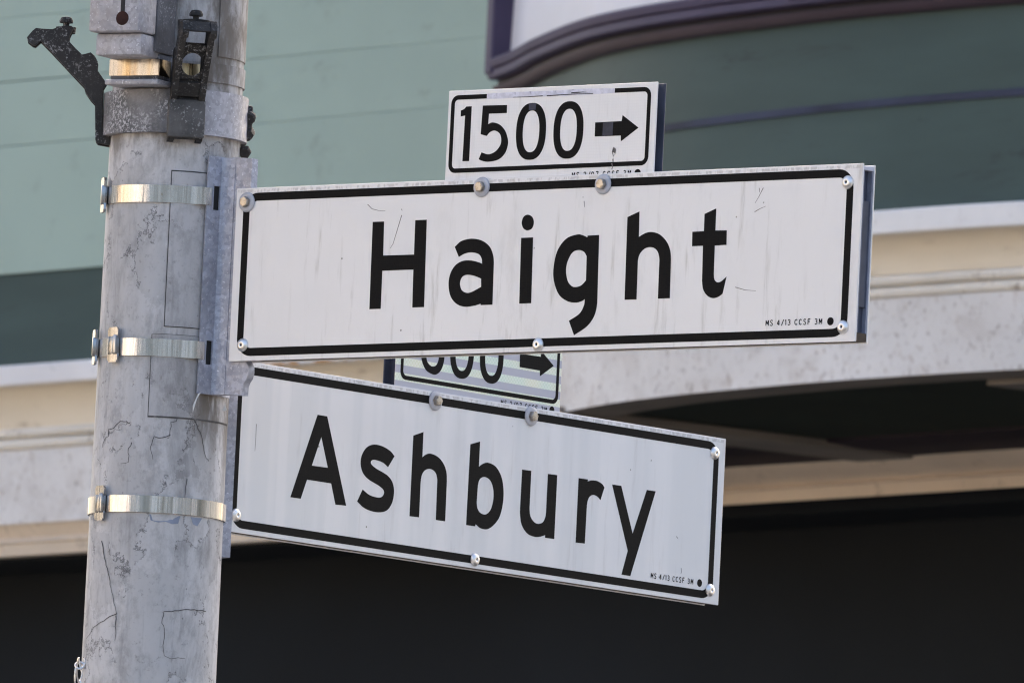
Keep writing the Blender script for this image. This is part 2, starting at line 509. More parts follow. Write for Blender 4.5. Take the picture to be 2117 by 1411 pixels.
def make_stained():
    n = NT('white_trim_with_rust')
    co = n.coords()
    c = n.mix(n.ramp(n.noise(4, co, 5), 0.3, 0.7), (0.74, 0.72, 0.73), (0.82, 0.80, 0.81))
    c = n.mix(n.ramp(n.noise(20, co, 8, 0.7), 0.57, 0.74, 0, 0.5), c, (0.20, 0.17, 0.15))
    x = n.sep(co)[0]
    near = n.math('MULTIPLY', n.ramp(x, -0.95, -0.75), n.ramp(x, -0.52, -0.40, 1, 0))
    rust = n.math('MULTIPLY', n.ramp(n.noise(13, n.coords((1, 1, 1.4)), 5), 0.44, 0.60, 0, 0.9), near)
    c = n.mix(rust, c, (0.52, 0.26, 0.08))
    return n.done(c, 0.6, 0.0, 0.35)
M['stained'] = make_stained()
M['cream'] = paint('cream_cove_paint', (0.78, 0.68, 0.54), 0.55, 0.06, 3, (0.34, 0.24, 0.15), 0.6, 9, stretch=(0.5, 1, 2))  # warm bounce from the street is put into this cream
M['bead'] = paint('weathered_bead_paint', (0.74, 0.69, 0.62), 0.6, 0.08, 5, (0.20, 0.13, 0.085), 0.85, 20)
M['tan'] = paint('warm_bounce_lintel_paint', (0.70, 0.58, 0.46), 0.55, 0.08, 3, (0.16, 0.11, 0.08), 0.5, 12)  # tan carries the warm ground bounce on the moulding's underside
M['tan_dim'] = paint('grey_tan_batten_paint', (0.24, 0.205, 0.175), 0.6, 0.1, 4)
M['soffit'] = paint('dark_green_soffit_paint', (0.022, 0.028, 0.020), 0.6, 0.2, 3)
M['plum'] = paint('dark_plum_paint', (0.028, 0.019, 0.026), 0.6, 0.2, 3)
M['purple'] = paint('purple_moulding_paint', (0.068, 0.054, 0.102), 0.5, 0.12, 3)
M['purple_dark'] = paint('deep_plum_groove_paint', (0.016, 0.011, 0.020), 0.5, 0.15, 3)
M['plum_mid'] = paint('dusky_plum_moulding_paint', (0.052, 0.034, 0.048), 0.5, 0.12, 3)
M['sash'] = paint('off_white_sash_paint', (0.70, 0.69, 0.73), 0.45, 0.05, 2)
M['glass'] = NT('dark_window_glass').done((0.02, 0.022, 0.025), 0.06, 0.0, 0.5)
M['shop'] = paint('black_shopfront_paint', (0.0075, 0.0098, 0.0132), 0.7, 0.25, 0.8, spec=0.15)  # near-black colour stands in for the shade of the deep interior
M['render'] = paint('plain_side_render', (0.30, 0.33, 0.31), 0.8, 0.1, 0.5)
M['roof'] = paint('roof_felt', (0.08, 0.08, 0.08), 0.9, 0.2, 0.5)
M['asphalt'] = paint('asphalt', (0.055, 0.054, 0.053), 0.9, 0.25, 1.2, (0.09, 0.088, 0.085), 0.6, 40, bump=0.3)
M['concrete'] = paint('pavement_concrete', (0.30, 0.285, 0.26), 0.85, 0.12, 0.8, (0.16, 0.15, 0.14), 0.6, 6, bump=0.2)
M['earth'] = paint('town_ground', (0.22, 0.20, 0.17), 0.95, 0.2, 0.05)
M['marking'] = paint('road_marking_white', (0.70, 0.69, 0.66), 0.7, 0.1, 3, (0.2, 0.2, 0.2), 0.6, 12)

# ------------------------------------------------------------------ the setting
AW = R(51.5)
def sheet(name, pts, z, mat):
    bm = bmesh.new()
    bm.faces.new([bm.verts.new((x, y, z)) for x, y in pts])
    return tag(finish(name, bm, mat), kind='structure')

dw = Vector((math.cos(AW), -math.sin(AW), 0)); nw = Vector((-math.sin(AW), -math.cos(AW), 0))
B0 = Vector((0, 42.0, 0))
def wp(s, n, z=0.0):
    v = B0 + dw * s + nw * n
    return (v.x, v.y)
sheet('ground', [(-3000, -3000), (3000, -3000), (3000, 3000), (-3000, 3000)], -0.16, M['earth'])
sheet('road', [wp(-300, 40), wp(300, 40), wp(300, 3.6), wp(-300, 3.6)], -0.15, M['asphalt'])
def slab(name, s0, s1, n0, n1):
    bm = bmesh.new()
    c = [wp(s0, n0), wp(s1, n0), wp(s1, n1), wp(s0, n1)]
    lo = [bm.verts.new((x, y, -0.155)) for x, y in c]; hi = [bm.verts.new((x, y, 0.0)) for x, y in c]
    bm.faces.new(hi)
    for i in range(4): bm.faces.new((lo[i], lo[(i + 1) % 4], hi[(i + 1) % 4], hi[i]))
    return tag(finish(name, bm, M['concrete']), kind='structure')
slab('pavement_by_building', -200, 60, 3.6, -0.55)
slab('pavement_by_pole', 2, 200, 17, 12.0)
slab('pavement_opposite', -200, 200, 44.05, 40)

# ------------------------------------------------------------------ the building
BZ = EYE
bld = empty('corner_building', (0, 42.0, 0), -AW)
tag(bld, 'sage green timber building with white cornice and bow front above a dark shopfront', 'building')

def bpart(name, mat, fill, parent=bld, smooth=None):
    bm = bmesh.new(); fill(bm)
    return finish(name, bm, mat, parent, smooth)

CK = 0.47
S0, S1, SB = -9.0, 7.0, 1.02          # building ends and the left cheek of the bow
bpart('upper_wall', M['render'], lambda bm: add_box(bm, S0, S1, 0.03, 11, 3.70 + BZ, 15.5))
bpart('roof', M['roof'], lambda bm: add_box(bm, S0 - .3, S1 + .3, -0.4, 11.3, 15.5, 15.8))
bpart('ground_floor_wall', M['render'], lambda bm: [add_box(bm, S0, S0 + .8, 0.03, 11, -0.02, 3.70 + BZ), add_box(bm, S1 - .8, S1, 0.03, 11, -0.02, 3.70 + BZ), add_box(bm, S0 + .8, S1 - .8, 3.0, 11, -0.02, 3.70 + BZ)])
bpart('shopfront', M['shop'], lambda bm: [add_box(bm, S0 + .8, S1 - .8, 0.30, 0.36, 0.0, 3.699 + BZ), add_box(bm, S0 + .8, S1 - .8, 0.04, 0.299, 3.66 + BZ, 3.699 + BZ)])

# siding boards: one mesh, laid course by course
PLH = 0.1625
def plank_mesh():
    bm = bmesh.new()
    prof = [(0.03, 0.0002), (0.0006, 0.0002), (-0.0005, 0.0011), (-0.0005, PLH - 0.0011), (0.0006, PLH - 0.0002), (0.03, PLH - 0.0002)]
    add_sweep(bm, [(-y, z) for y, z in prof], [(S0, 0), (CK, 0)])
    bmesh.ops.recalc_face_normals(bm, faces=bm.faces)
    me = bpy.data.meshes.new('plank'); bm.to_mesh(me); bm.free()
    me.materials.append(M['light_green'])
    return me
pm = plank_mesh()
tilt = [0.0, 0.0, 0.0010, 0.0035, 0.0035, 0.002]
for i in range(36):
    if i == 1: continue
    o = bpy.data.objects.new('plank', pm)
    o.location = (0, 0, 4.382 + BZ + i * PLH)
    if i == 0: o.scale.z = 2.0
    if i < len(tilt): o.rotation_euler = (0, tilt[i] * 0.5, 0); o.location.z -= 0.6 * tilt[i] * 0.5
    link(o, bld)
bpart('base_board', M['dark_green'], lambda bm: add_box(bm, S0, CK, 0.006, 0.03, 4.10 + BZ, 4.381 + BZ))

# cornice along the straight wall
WP = [(S0, 0), (CK - .05, 0)]
def zz(prof): return [(o, z + BZ) for o, z in prof]
def cove(o_hi, z_hi, o_lo, z_lo, back, n=8):
    c = []
    for k in range(n + 1):
        t = k / n * math.pi / 2
        c.append((o_hi - (o_hi - o_lo) * math.sin(t), z_lo + (z_hi - z_lo) * math.cos(t)))
    return [(back, z_hi)] + c + [(back, z_lo)]
def half_round(o, r, zc, back, n=8):
    return [(back, zc + r)] + [(o + r * math.cos(math.pi / 2 - math.pi * k / n), zc + r * math.sin(math.pi / 2 - math.pi * k / n)) for k in range(n + 1)] + [(back, zc - r)]
bpart('crown_trim', M['stained'], lambda bm: add_sweep(bm, zz([(-.03, 4.083), (.100, 4.083), (.103, 4.088), (.103, 4.130), (.098, 4.135), (-.03, 4.140)]), WP))
bpart('cove', M['cream'], lambda bm: add_sweep(bm, zz(cove(.095, 4.0825, .030, 3.9845, -.03)), WP), smooth=40)
bpart('bead', M['bead'], lambda bm: add_sweep(bm, zz(half_round(.034, .0125, 3.9715, -.03)), WP), smooth=40)
bpart('bead', M['bead'], lambda bm: add_sweep(bm, zz(half_round(.026, .0145, 3.944, -.03)), WP), smooth=40)
bpart('fascia', M['fascia'], lambda bm: add_sweep(bm, zz([(-.03, 3.744), (.030, 3.744), (.030, 3.929), (-.03, 3.929)]), WP))
bpart('lintel_moulding', M['tan'], lambda bm: add_sweep(bm, zz([(-.031, 3.667), (.006, 3.667), (.010, 3.694), (.016, 3.700), (.013, 3.705), (.004, 3.712), (.012, 3.728), (.024, 3.7435), (-.031, 3.7435)]), [(S0, 0), (CK - .055, 0)]), smooth=30)
bpart('lintel_moulding', M['tan'], lambda bm: add_sweep(bm, zz([(-.031, 3.6905), (.0, 3.6905), (.128, 3.667), (.137, 3.694), (.150, 3.699), (.146, 3.704), (.158, 3.711), (.190, 3.720), (.224, 3.732), (.238, 3.7405), (-.031, 3.7405)]), [(CK - .05, 0), (S1, 0)]), smooth=30)

# the bow front
bow = [(1.0, .895), (1.18, .973), (1.45, 1.115), (1.80, 1.275), (2.05, 1.357), (2.33, 1.415), (2.6, 1.447), (2.9, 1.469), (3.2, 1.473), (3.6, 1.452), (4.1, 1.37), (4.6, 1.22), (5.0, 1.04), (5.3, .88)]
def dense(pts, per=5):
    out = []
    for i in range(len(pts) - 1):
        p0, p1, p2, p3 = pts[max(i - 1, 0)], pts[i], pts[i + 1], pts[min(i + 2, len(pts) - 1)]
        for k in range(per):
            t = k / per
            out.append(tuple(0.5 * (2 * p1[c] + (p2[c] - p0[c]) * t + (2 * p0[c] - 5 * p1[c] + 4 * p2[c] - p3[c]) * t * t + (-p0[c] + 3 * p1[c] - 3 * p2[c] + p3[c]) * t ** 3) for c in (0, 1)))
    return out + [pts[-1]]
BP = [(s, -n) for s, n in dense(bow)]
BAY_TOP = 7.6
bpart('bow_wall', M['dark_green'], lambda bm: add_sweep(bm, [(-.10, 3.77 + BZ), (-.035, 3.77 + BZ), (-.035, 4.60 + BZ), (-.10, 4.60 + BZ)], BP), smooth=30)
bpart('belt_strip', M['blue_strip'], lambda bm: add_sweep(bm, zz([(-.036, 4.356), (-.029, 4.357), (-.027, 4.373), (-.036, 4.375)]), [(s, y) for s, y in BP if s > 2.2]), smooth=30)
bpart('crown_trim', M['trim_white'], lambda bm: add_sweep(bm, zz([(-.08, 4.052), (.072, 4.052), (.075, 4.056), (.075, 4.102), (.070, 4.106), (-.08, 4.116)]), BP), smooth=30)
bpart('cove', M['cream'], lambda bm: add_sweep(bm, zz(cove(.068, 4.0515, .004, 3.9705, -.08)), BP), smooth=40)
bpart('bead', M['bead'], lambda bm: add_sweep(bm, zz(half_round(.000, .0125, 3.9575, -.08)), BP), smooth=40)
bpart('bead', M['bead'], lambda bm: add_sweep(bm, zz(half_round(-.008, .0135, 3.9310, -.08)), BP), smooth=40)
bpart('fascia', M['fascia'], lambda bm: add_sweep(bm, zz([(-.05, 3.746), (.0, 3.742), (.0, 3.917), (-.05, 3.917)]), BP), smooth=30)
bpart('soffit_border', M['tan_dim'], lambda bm: add_sweep(bm, zz([(-.13, 3.742), (-.001, 3.742), (-.001, 3.760), (-.13, 3.760)]), BP))
def soffit(bm):
    pts = [(CK - .02, 0.02)] + [(1.03, -.86)] + [(s_, y_ + .11) for s_, y_ in BP[2:-1]] + [(5.28, -.84), (5.85, 0.02)]
    f_ = bm.faces.new([bm.verts.new((s_, y_, 3.755 + BZ)) for s_, y_ in pts])
    ex = bmesh.ops.extrude_face_region(bm, geom=[f_])
    for v in ex['geom']:
        if isinstance(v, bmesh.types.BMVert): v.co.z += 0.02
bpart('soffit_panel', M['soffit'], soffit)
for s0 in (1.62, 3.335, 4.9):
    bpart('soffit_batten', M['tan_dim'], lambda bm: add_box(bm, s0, s0 + .20, -1.30 if s0 < 4 else -.95, -0.236, 3.7335 + BZ, 3.7545 + BZ, bevel=.004))
bpart('wall_plate_moulding', M['plum'], lambda bm: add_sweep(bm, zz([(.10, 3.7410), (.40, 3.7410), (.50, 3.7480), (.50, 3.7548), (.10, 3.7548)]), [(CK, 0), (5.8, 0)]))
# sill moulding ring: stepped purple courses
bpart('sill_moulding', M['plum_mid'], lambda bm: add_sweep(bm, zz([(-.06, 4.562), (-.022, 4.562), (-.012, 4.568), (-.004, 4.580), (-.004, 4.5835), (-.06, 4.5835)]), BP), smooth=40)
bpart('sill_groove', M['purple_dark'], lambda bm: add_sweep(bm, zz([(-.06, 4.584), (-.016, 4.584), (-.016, 4.5975), (-.06, 4.5975)]), BP), smooth=40)
bpart('sill_moulding', M['purple'], lambda bm: add_sweep(bm, zz([(-.06, 4.598), (.004, 4.598), (.010, 4.602), (.010, 4.6185), (.003, 4.6205), (.014, 4.6245), (.017, 4.640), (.011, 4.6465), (-.06, 4.6485)]), BP), smooth=35)
bpart('sash_rail', M['sash'], lambda bm: add_sweep(bm, zz([(-.10, 4.6495), (-.030, 4.6495), (-.034, 4.80), (-.040, 4.81), (-.10, 4.81)]), BP), smooth=30)
bpart('window_pane', M['glass'], lambda bm: add_sweep(bm, [(-.085, 4.8105 + BZ), (-.070, 4.8105 + BZ), (-.070, BAY_TOP - .3), (-.085, BAY_TOP - .3)], BP), smooth=30)
bpart('bow_head', M['sash'], lambda bm: add_sweep(bm, [(-.10, BAY_TOP - .299), (.0, BAY_TOP - .299), (.06, BAY_TOP), (-.10, BAY_TOP)], BP), smooth=30)
for k in (0, 34, 46, len(BP) - 1):
    s, y = BP[k]
    a, b = BP[max(k - 1, 0)], BP[min(k + 1, len(BP) - 1)]
    th = math.atan2(b[1] - a[1], b[0] - a[0])
    Mx = Matrix.Translation((s, y, 0)) @ Matrix.Rotation(th, 4, 'Z')
    w0, w1 = (-.012, .075) if k == 0 else ((-.075, .012) if k == len(BP) - 1 else (-.05, .05))
    bpart('window_casing', M['purple'], lambda bm: [add_box(bm, w0, w1 - (.03 if k == 0 else 0), -.016, .065, 4.61 + BZ, BAY_TOP - .3, Mx, bevel=.006)])
def cheek(p, q):
    def f(bm):
        (s0_, n0_), (s1_, n1_) = p, q
        c_ = [(s0_, -n0_ + .03), (s1_, -n1_ + .03), (s1_ + (.05 if s1_ < 3 else -.05), -n1_ + .03), (s0_ + (.05 if s1_ < 3 else -.05), -n0_ + .03)]
        lo = [bm.verts.new((x_, y_, 3.777 + BZ)) for x_, y_ in c_]; hi = [bm.verts.new((x_, y_, BAY_TOP - .01)) for x_, y_ in c_]
        bm.faces.new(lo); bm.faces.new(hi)
        for i in range(4): bm.faces.new((lo[i], lo[(i + 1) % 4], hi[(i + 1) % 4], hi[i]))
    return f
bpart('bow_cheek', M['dark_green'], cheek((1.03, .88), (CK, 0.0)))
bpart('bow_cheek', M['dark_green'], cheek((5.27, .86), (5.84, 0.0)))
def bowroof(bm):
    up = [bm.verts.new((s, y - .05, BAY_TOP + .002)) for s, y in BP]
    bk = [bm.verts.new((s, 0.02, BAY_TOP + .35)) for s, y in BP]
    for i in range(len(BP) - 1): bm.faces.new((up[i], up[i + 1], bk[i + 1], bk[i]))
    ex = bmesh.ops.extrude_face_region(bm, geom=list(bm.faces))
    for v in ex['geom']:
        if isinstance(v, bmesh.types.BMVert): v.co.z += 0.03
bpart('bow_roof', M['roof'], bowroof)

# ------------------------------------------------------------------ the row across the street, behind the viewer
v0 = wp(0, 44)
for k, (u0, u1, hgt, mat_) in enumerate(((-24, -10, 11.0, 'cream_wall'), (-9.6, 4, 12.5, 'ochre_wall'), (4.4, 18, 10.0, 'pale_wall'))):
    if mat_ not in M: M[mat_] = paint(mat_ + '_paint', {'cream_wall': (.62, .52, .38), 'ochre_wall': (.60, .48, .34), 'pale_wall': (.66, .63, .58)}[mat_], .7, .06, .4)
    row = empty('row_house', (v0[0], v0[1], 0), -AW)
    tag(row, ('tall cream', 'ochre', 'pale')[k] + ' sunlit row house across the street behind the viewer', 'house', 'row houses across the street')
    bm = bmesh.new(); add_box(bm, u0, u1, -9, 0, -.02, hgt); finish('wall', bm, M[mat_], row)
    bm = bmesh.new(); add_box(bm, u0 - .2, u1 + .2, -9.2, .35, hgt + .001, hgt + .5); finish('roof_cornice', bm, M['trim_white'], row)
    for fl in range(3):
        for j in range(4):
            x = u0 + 1.2 + j * (u1 - u0 - 3.6) / 3
            z0_ = .9 + fl * 3.3
            bm = bmesh.new(); add_box(bm, x - .12, x + 1.32, .002, .09, z0_ - .12, z0_ + 2.12); fr = finish('window', bm, M['trim_white'], row)
            bm = bmesh.new(); add_box(bm, x, x + 1.2, .092, .10, z0_, z0_ + 2.0); finish('window_pane', bm, M['glass'], fr)

# ------------------------------------------------------------------ the pole
PX, PY = -0.4029, 20.1573
A1 = 0.6909
Z = EYE
pole = empty('street_pole', (PX, PY, 0))
tag(pole, 'round grey street pole with flaking paint and painted over stickers', 'pole')
def ppart(name, mat, fill, parent=pole, smooth=30):
    bm = bmesh.new(); fill(bm)
    return finish(name, bm, mat, parent, smooth)
def rad(z):                                   # z above the eye
    return 0.0760 + (2.19 - z) * 0.0040
def shaft(bm):
    zs = [-1.6, -1.0, -.4, .2, .8, 1.2] + [1.4 + .05 * i for i in range(22)] + [3.0, 4.0, 5.0]
    add_lathe(bm, [(rad(z), z + Z) for z in zs], Matrix(), 72)
ppart('shaft', M['pole'], shaft)
ppart('base_flange', M['pole'], lambda bm: add_lathe(bm, [(.0, .001), (.16, .001), (.16, .03), (.12, .05), (.105, .25), (.0895, .27)], Matrix(), 48))
ppart('top_cap', M['pole'], lambda bm: add_lathe(bm, [(.0655, 5.0 + Z - .02), (.074, 5.0 + Z - .02), (.074, 5.0 + Z + .02), (.0, 5.0 + Z + .06)], Matrix(), 36))
def curved_patch(bm, x0, x1, z0, z1, t=.0009, th=None):
    r = rad((z0 + z1) / 2)
    if th is None:
        f = lambda x: -math.pi / 2 + math.asin(max(-1, min(1, x / r)))
        th = (f(x0), f(x1))
    rr_ = rad(z0)
    add_arc_band(bm, rr_ - .003, rr_ + t, th[0], th[1], z0 + Z, z1 + Z, 24)
s1 = ppart('sticker', M['patch'], lambda bm: curved_patch(bm, 0.0, .060, 1.967, 2.147))
ppart('sticker_edge', M['patch_edge'], lambda bm: [curved_patch(bm, -.0012, .060, 2.1455, 2.1486, .0007), curved_patch(bm, -.0011, .0015, 1.966, 2.147, .0005), curved_patch(bm, -.001, .060, 1.9660, 1.9672, .0007)], s1)
s2 = ppart('sticker', M['patch'], lambda bm: curved_patch(bm, -.0135, .0765, 1.862, 1.957))
ppart('sticker_edge', M['patch_edge'], lambda bm: [curved_patch(bm, -.0145, .0765, 1.8602, 1.8624, .0007), curved_patch(bm, -.0145, -.0128, 1.861, 1.957, .0005), curved_patch(bm, -.0135, .0765, 1.9566, 1.9576, .0007)], s2)
ppart('cover_plate', M['patch'], lambda bm: curved_patch(bm, .046, .0, 2.285, 2.62, .0016, (R(-53), R(20))))
ppart('painted_band', M['patch'], lambda bm: curved_patch(bm, 0, 0, 2.2545, 2.2765, .0022, (R(-95), R(60))))
# bare spots below the lowest strap and curled flakes under the bracket
def chip(bm, pts):
    r = rad(1.74) + .0004
    vs_ = []
    for x, z in pts:
        th = -math.pi / 2 + math.asin(x / r)
        vs_.append(bm.verts.new((r * math.cos(th), r * math.sin(th), z + Z)))
    bm.faces.new(vs_)
ppart('bare_spot', M['chip'], lambda bm: chip(bm, [(-.007, 1.7475), (-.005, 1.7405), (.004, 1.7385), (.012, 1.7400), (.020, 1.7375), (.027, 1.7385), (.029, 1.7475)]), smooth=None)
ppart('bare_spot', M['chip'], lambda bm: chip(bm, [(.041, 1.7475), (.044, 1.7395), (.049, 1.7375), (.054, 1.7475)]), smooth=None)
ppart('paint_flake', M['flake'], lambda bm: add_prism(bm, [(.037, 1.876 + Z), (.0375, 1.868 + Z), (.0415, 1.884 + Z), (.0455, 1.892 + Z), (.0425, 1.890 + Z)], -.076, -.0715), smooth=None)
ppart('paint_flake', M['flake'], lambda bm: add_prism(bm, [(.0705, 1.876 + Z), (.0740, 1.884 + Z), (.0760, 1.876 + Z), (.073, 1.8745 + Z)], -.040, -.0375), smooth=None)

CRACKS = [[(-.061, 1.717), (-.054, 1.688), (-.047, 1.661), (-.039, 1.631)], [(-.039, 1.631), (-.051, 1.626), (-.065, 1.616), (-.074, 1.604)], [(-.040, 1.629), (-.039, 1.600)],
          [(.064, 1.641), (.042, 1.640), (.028, 1.637), (.016, 1.636), (.014, 1.622), (.017, 1.616), (.017, 1.596), (.019, 1.585), (.027, 1.582), (.043, 1.584)],
          [(.020, 1.864), (.019, 1.857), (.013, 1.856), (.013, 1.846), (.011, 1.837), (.009, 1.836)], [(.039, 1.863), (.043, 1.854), (.048, 1.843), (.052, 1.831), (.055, 1.817), (.058, 1.815)],
          [(-.034, 1.853), (-.039, 1.854), (-.046, 1.855), (-.054, 1.847), (-.059, 1.846), (-.060, 1.838), (-.064, 1.835), (-.066, 1.825)], [(-.031, 1.830), (-.035, 1.823), (-.034, 1.807), (-.043, 1.806)],
          [(.035, 1.791), (.034, 1.781), (.033, 1.769)], [(.013, 1.841), (.001, 1.836), (-.006, 1.838), (-.009, 1.825), (-.006, 1.811)]]
def crack(pts, w=.0010):
    def f(bm):
        dens = []
        for p, q in zip(pts, pts[1:]):
            m = max(2, int(math.hypot(q[0] - p[0], q[1] - p[1]) / .004))
            dens += [(p[0] + (q[0] - p[0]) * i / m, p[1] + (q[1] - p[1]) * i / m) for i in range(m)]
        dens.append(pts[-1])
        dens = [(x + random.uniform(-.0007, .0007), z + random.uniform(-.0007, .0007)) for x, z in dens]
        ol = stroke(dens, w, w * .45)
        k = len(ol) // 2
        L, Q = ol[:k], ol[k:][::-1]
        def V(p):
            r = rad(p[1]) + .0005
            th = -math.pi / 2 + math.asin(max(-.998, min(.998, p[0] / r)))
            return bm.verts.new((r * math.cos(th), r * math.sin(th), p[1] + Z + (r - .0 * r) * 0))
        a, b = [V(p) for p in L], [V(p) for p in Q]
        for i in range(k - 1): bm.faces.new((a[i], a[i + 1], b[i + 1], b[i]))
    return f
for q in CRACKS: ppart('paint_crack', M['crack'], crack(q), smooth=None)

# wire ends twisted on at the left of the pole
wire = empty('twisted_wire', (PX, PY, 0))
tag(wire, 'small twist of bright wire tied to the left side of the pole', 'wire')
def wirefill(k):
    def f(bm):
        pts = []
        for i in range(22):
            t = i / 21
            a = R(-172 + 8 * k) + 1.5 * math.sin(t * 5 + k * 2.1) * .05
            r = .081 + .006 * abs(math.sin(t * math.pi * 1.5 + k))
            pts.append((r * math.cos(a) , r * math.sin(a), Z + 1.578 - .050 * t + .004 * math.sin(9 * t + k)))
        add_tube(bm, pts, .0011, 6)
    return f
for k in range(3):
    bm = bmesh.new(); wirefill(k)(bm); finish('wire_strand', bm, M['rivet'], wire, 60)
bm = bmesh.new(); add_tube(bm, [(-.0790 + .0058 * math.cos(t * .55), -.028 + .003 * math.sin(t * .55), Z + 1.569 + .0058 * math.sin(t * .55) + .0006 * t) for t in range(14)], .0014, 6); finish('wire_loop', bm, M['rivet'], wire, 60)

# ------------------------------------------------------------------ straps
def strap(label, zl, zr, w, th0, th1, r, clips, over, group='steel straps round the pole'):
    e = empty('steel_strap', (PX, PY, 0))
    tag(e, label, 'strap', group)
    zc = (zl + zr) / 2
    def f(bm):
        n = 96
        rows = []
        for i in range(n + 1):
            t = i / n
            th = th0 + (th1 - th0) * t
            d_ = abs(th - th0)
            k = max(0.0, min(1.0, (d_ - R(10.5)) / R(9)))
            k = k * k * (3 - 2 * k)
            rr_ = over + (r - over) * k
            if d_ < R(1.2): rr_ = over - .004
            zc_ = zr + (zl - zr) * t
            c_, s_ = math.cos(th), math.sin(th)
            rows.append([bm.verts.new((q * c_, q * s_, zc_ + h + Z)) for q, h in ((rr_, -w / 2), (rr_ + .0011, -w / 2), (rr_ + .0011, w / 2), (rr_, w / 2))])
        for p_, q_ in zip(rows, rows[1:]):
            for m_ in range(4): bm.faces.new((p_[m_], q_[m_], q_[(m_ + 1) % 4], p_[(m_ + 1) % 4]))
        bm.faces.new(rows[0]); bm.faces.new(rows[-1][::-1])
    bm = bmesh.new(); f(bm); finish('band', bm, M['strap'], e, 30)
    for th, hgt, side in clips:
        bz = zl + Z
        Mx = Matrix.Rotation(th, 4, 'Z') @ Matrix.Translation((r, 0, bz))
        bm = bmesh.new()
        for sg in (-1, 1):                 # two ears bent out above and below the band
            pts = [(-.0078, sg * .0098), (-.0084, sg * (.0098 + hgt * .65)), (-.0060, sg * (.0098 + hgt)), (.0060, sg * (.0098 + hgt)), (.0084, sg * (.0098 + hgt * .65)), (.0078, sg * .0098)]
            add_prism(bm, pts, -.0028, .0002, Mx @ Matrix.Rotation(math.pi / 2, 4, 'Z') @ Matrix.Translation((0, -.0035 if sg > 0 else -.0030, 0)))
        add_box(bm, .0005, .0060, -.0080, -.0004, -.0120, .0120, Mx, bevel=.0012)
        add_box(bm, .0012, .0085, .0014, .0068, -.0112, .0112, Mx, bevel=.0014)
        finish('buckle', bm, M['buckle'], e, 30)
    return e
strap('topmost steel strap, through the upper slot of the Haight sign bracket', 2.1215, 2.1205, .0205, R(-53.3), R(-53.3 - 285), rad(2.12) + .0012, [(R(-166), .0105, 1)], .0842)
strap('middle steel strap with two clips beside the lower edge of the Haight sign', 1.9440, 1.9410, .0205, R(-53.3), R(-53.3 - 285), rad(1.94) + .0012, [(R(-168), .0105, 1), (R(-135), .0105, 1)], .0842)
strap('lowest steel strap, level with the lower half of the Ashbury sign', 1.7600, 1.7590, .0195, R(8), R(8 - 300), rad(1.76) + .0012, [(R(-141), .0105, 1)], .0795)

# ------------------------------------------------------------------ sign brackets
def bracket(label, phi, z0, z1, half, slots, rin, rout, blade, turn=0.0, group='galvanised sign brackets'):
    e = empty('sign_bracket', (PX, PY, 0), phi)
    tag(e, label, 'bracket', group)
    bm = bmesh.new()
    # saddle cut round its strap slots: columns by angle, rows by height
    angs = [-half + turn + 2 * half * i / 26 for i in range(27)]
    sl = [z for z in slots]
    rows = sorted({z0, z1} | {z - .0140 for z in sl} | {z + .0140 for z in sl})
    def hole(a, b, c, d):
        mid, zm = (a + b) / 2, (c + d) / 2
        return any(abs(zm - z) < .0140 for z in sl) and any(abs(mid - q) < R(3.4) for q in (-R(11.0), R(11.0)))
    vt = {}
    def V(r, a, z):
        k = (round(r, 6), round(a, 6), round(z, 6))
        if k not in vt: vt[k] = bm.verts.new((r * math.cos(a), r * math.sin(a), z + Z))
        return vt[k]
    cells = {(i, j) for i in range(26) for j in range(len(rows) - 1) if not hole(angs[i], angs[i + 1], rows[j], rows[j + 1])}
    for i, j in cells:
        a, b, c, d = angs[i], angs[i + 1], rows[j], rows[j + 1]
        bm.faces.new((V(rout, a, c), V(rout, b, c), V(rout, b, d), V(rout, a, d)))
        bm.faces.new((V(rin, a, c), V(rin, a, d), V(rin, b, d), V(rin, b, c)))
        for di, dj, q in ((-1, 0, ((a, c), (a, d))), (1, 0, ((b, c), (b, d))), (0, -1, ((a, c), (b, c))), (0, 1, ((a, d), (b, d)))):
            if (i + di, j + dj) not in cells:
                (p, u), (q_, v) = q
                bm.faces.new((V(rin, p, u), V(rout, p, u), V(rout, q_, v), V(rin, q_, v)))
    finish('saddle', bm, M['galv'], e, 50)
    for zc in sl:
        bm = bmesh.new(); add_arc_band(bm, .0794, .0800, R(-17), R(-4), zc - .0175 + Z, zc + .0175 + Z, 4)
        finish('slot_shade', bm, M['pin'], e)  # near-black plate paints in the shade of the slot's depth
    bm = bmesh.new()
    # fillet rib joining saddle and blade
    prof = [(rout - .0015, -.0115), (rout + .0010, -.0088), (rout + .006, -.0070), (rout + .016, -.0062), (rout + .016, .0062), (rout + .006, .0070), (rout + .0010, .0088), (rout - .0015, .0115)]
    lo = [bm.verts.new((x, y, z0 + .0006 + Z)) for x, y in prof]; hi = [bm.verts.new((x, y, z1 - .0006 + Z)) for x, y in prof]
    bm.faces.new(lo); bm.faces.new(hi)
    for i in range(len(prof)): bm.faces.new((lo[i], lo[(i + 1) % len(prof)], hi[(i + 1) % len(prof)], hi[i]))
    finish('rib', bm, M['galv'], e, 30)
    bm = bmesh.new()
    add_prism(bm, [(x, z + Z) for x, z in blade], -.0055, .0055)
    finish('blade', bm, M['galv'], e, 30)
    return e
bl = [(.094, 1.892), (.126, 1.890), (.1262, 1.900), (.1285, 1.9055), (.1320, 1.9095), (.1340, 1.9165), (.1335, 1.923), (.130, 1.9285), (.128, 1.931), (.150, 1.935), (.150, 2.120), (.124, 2.131), (.1235, 2.166), (.094, 2.168)]
hb = bracket('grey galvanised bracket holding the Haight sign to the pole', -A1, 1.891, 2.168, R(20.5), [2.1195, 1.9395], .0809, .0835, bl)
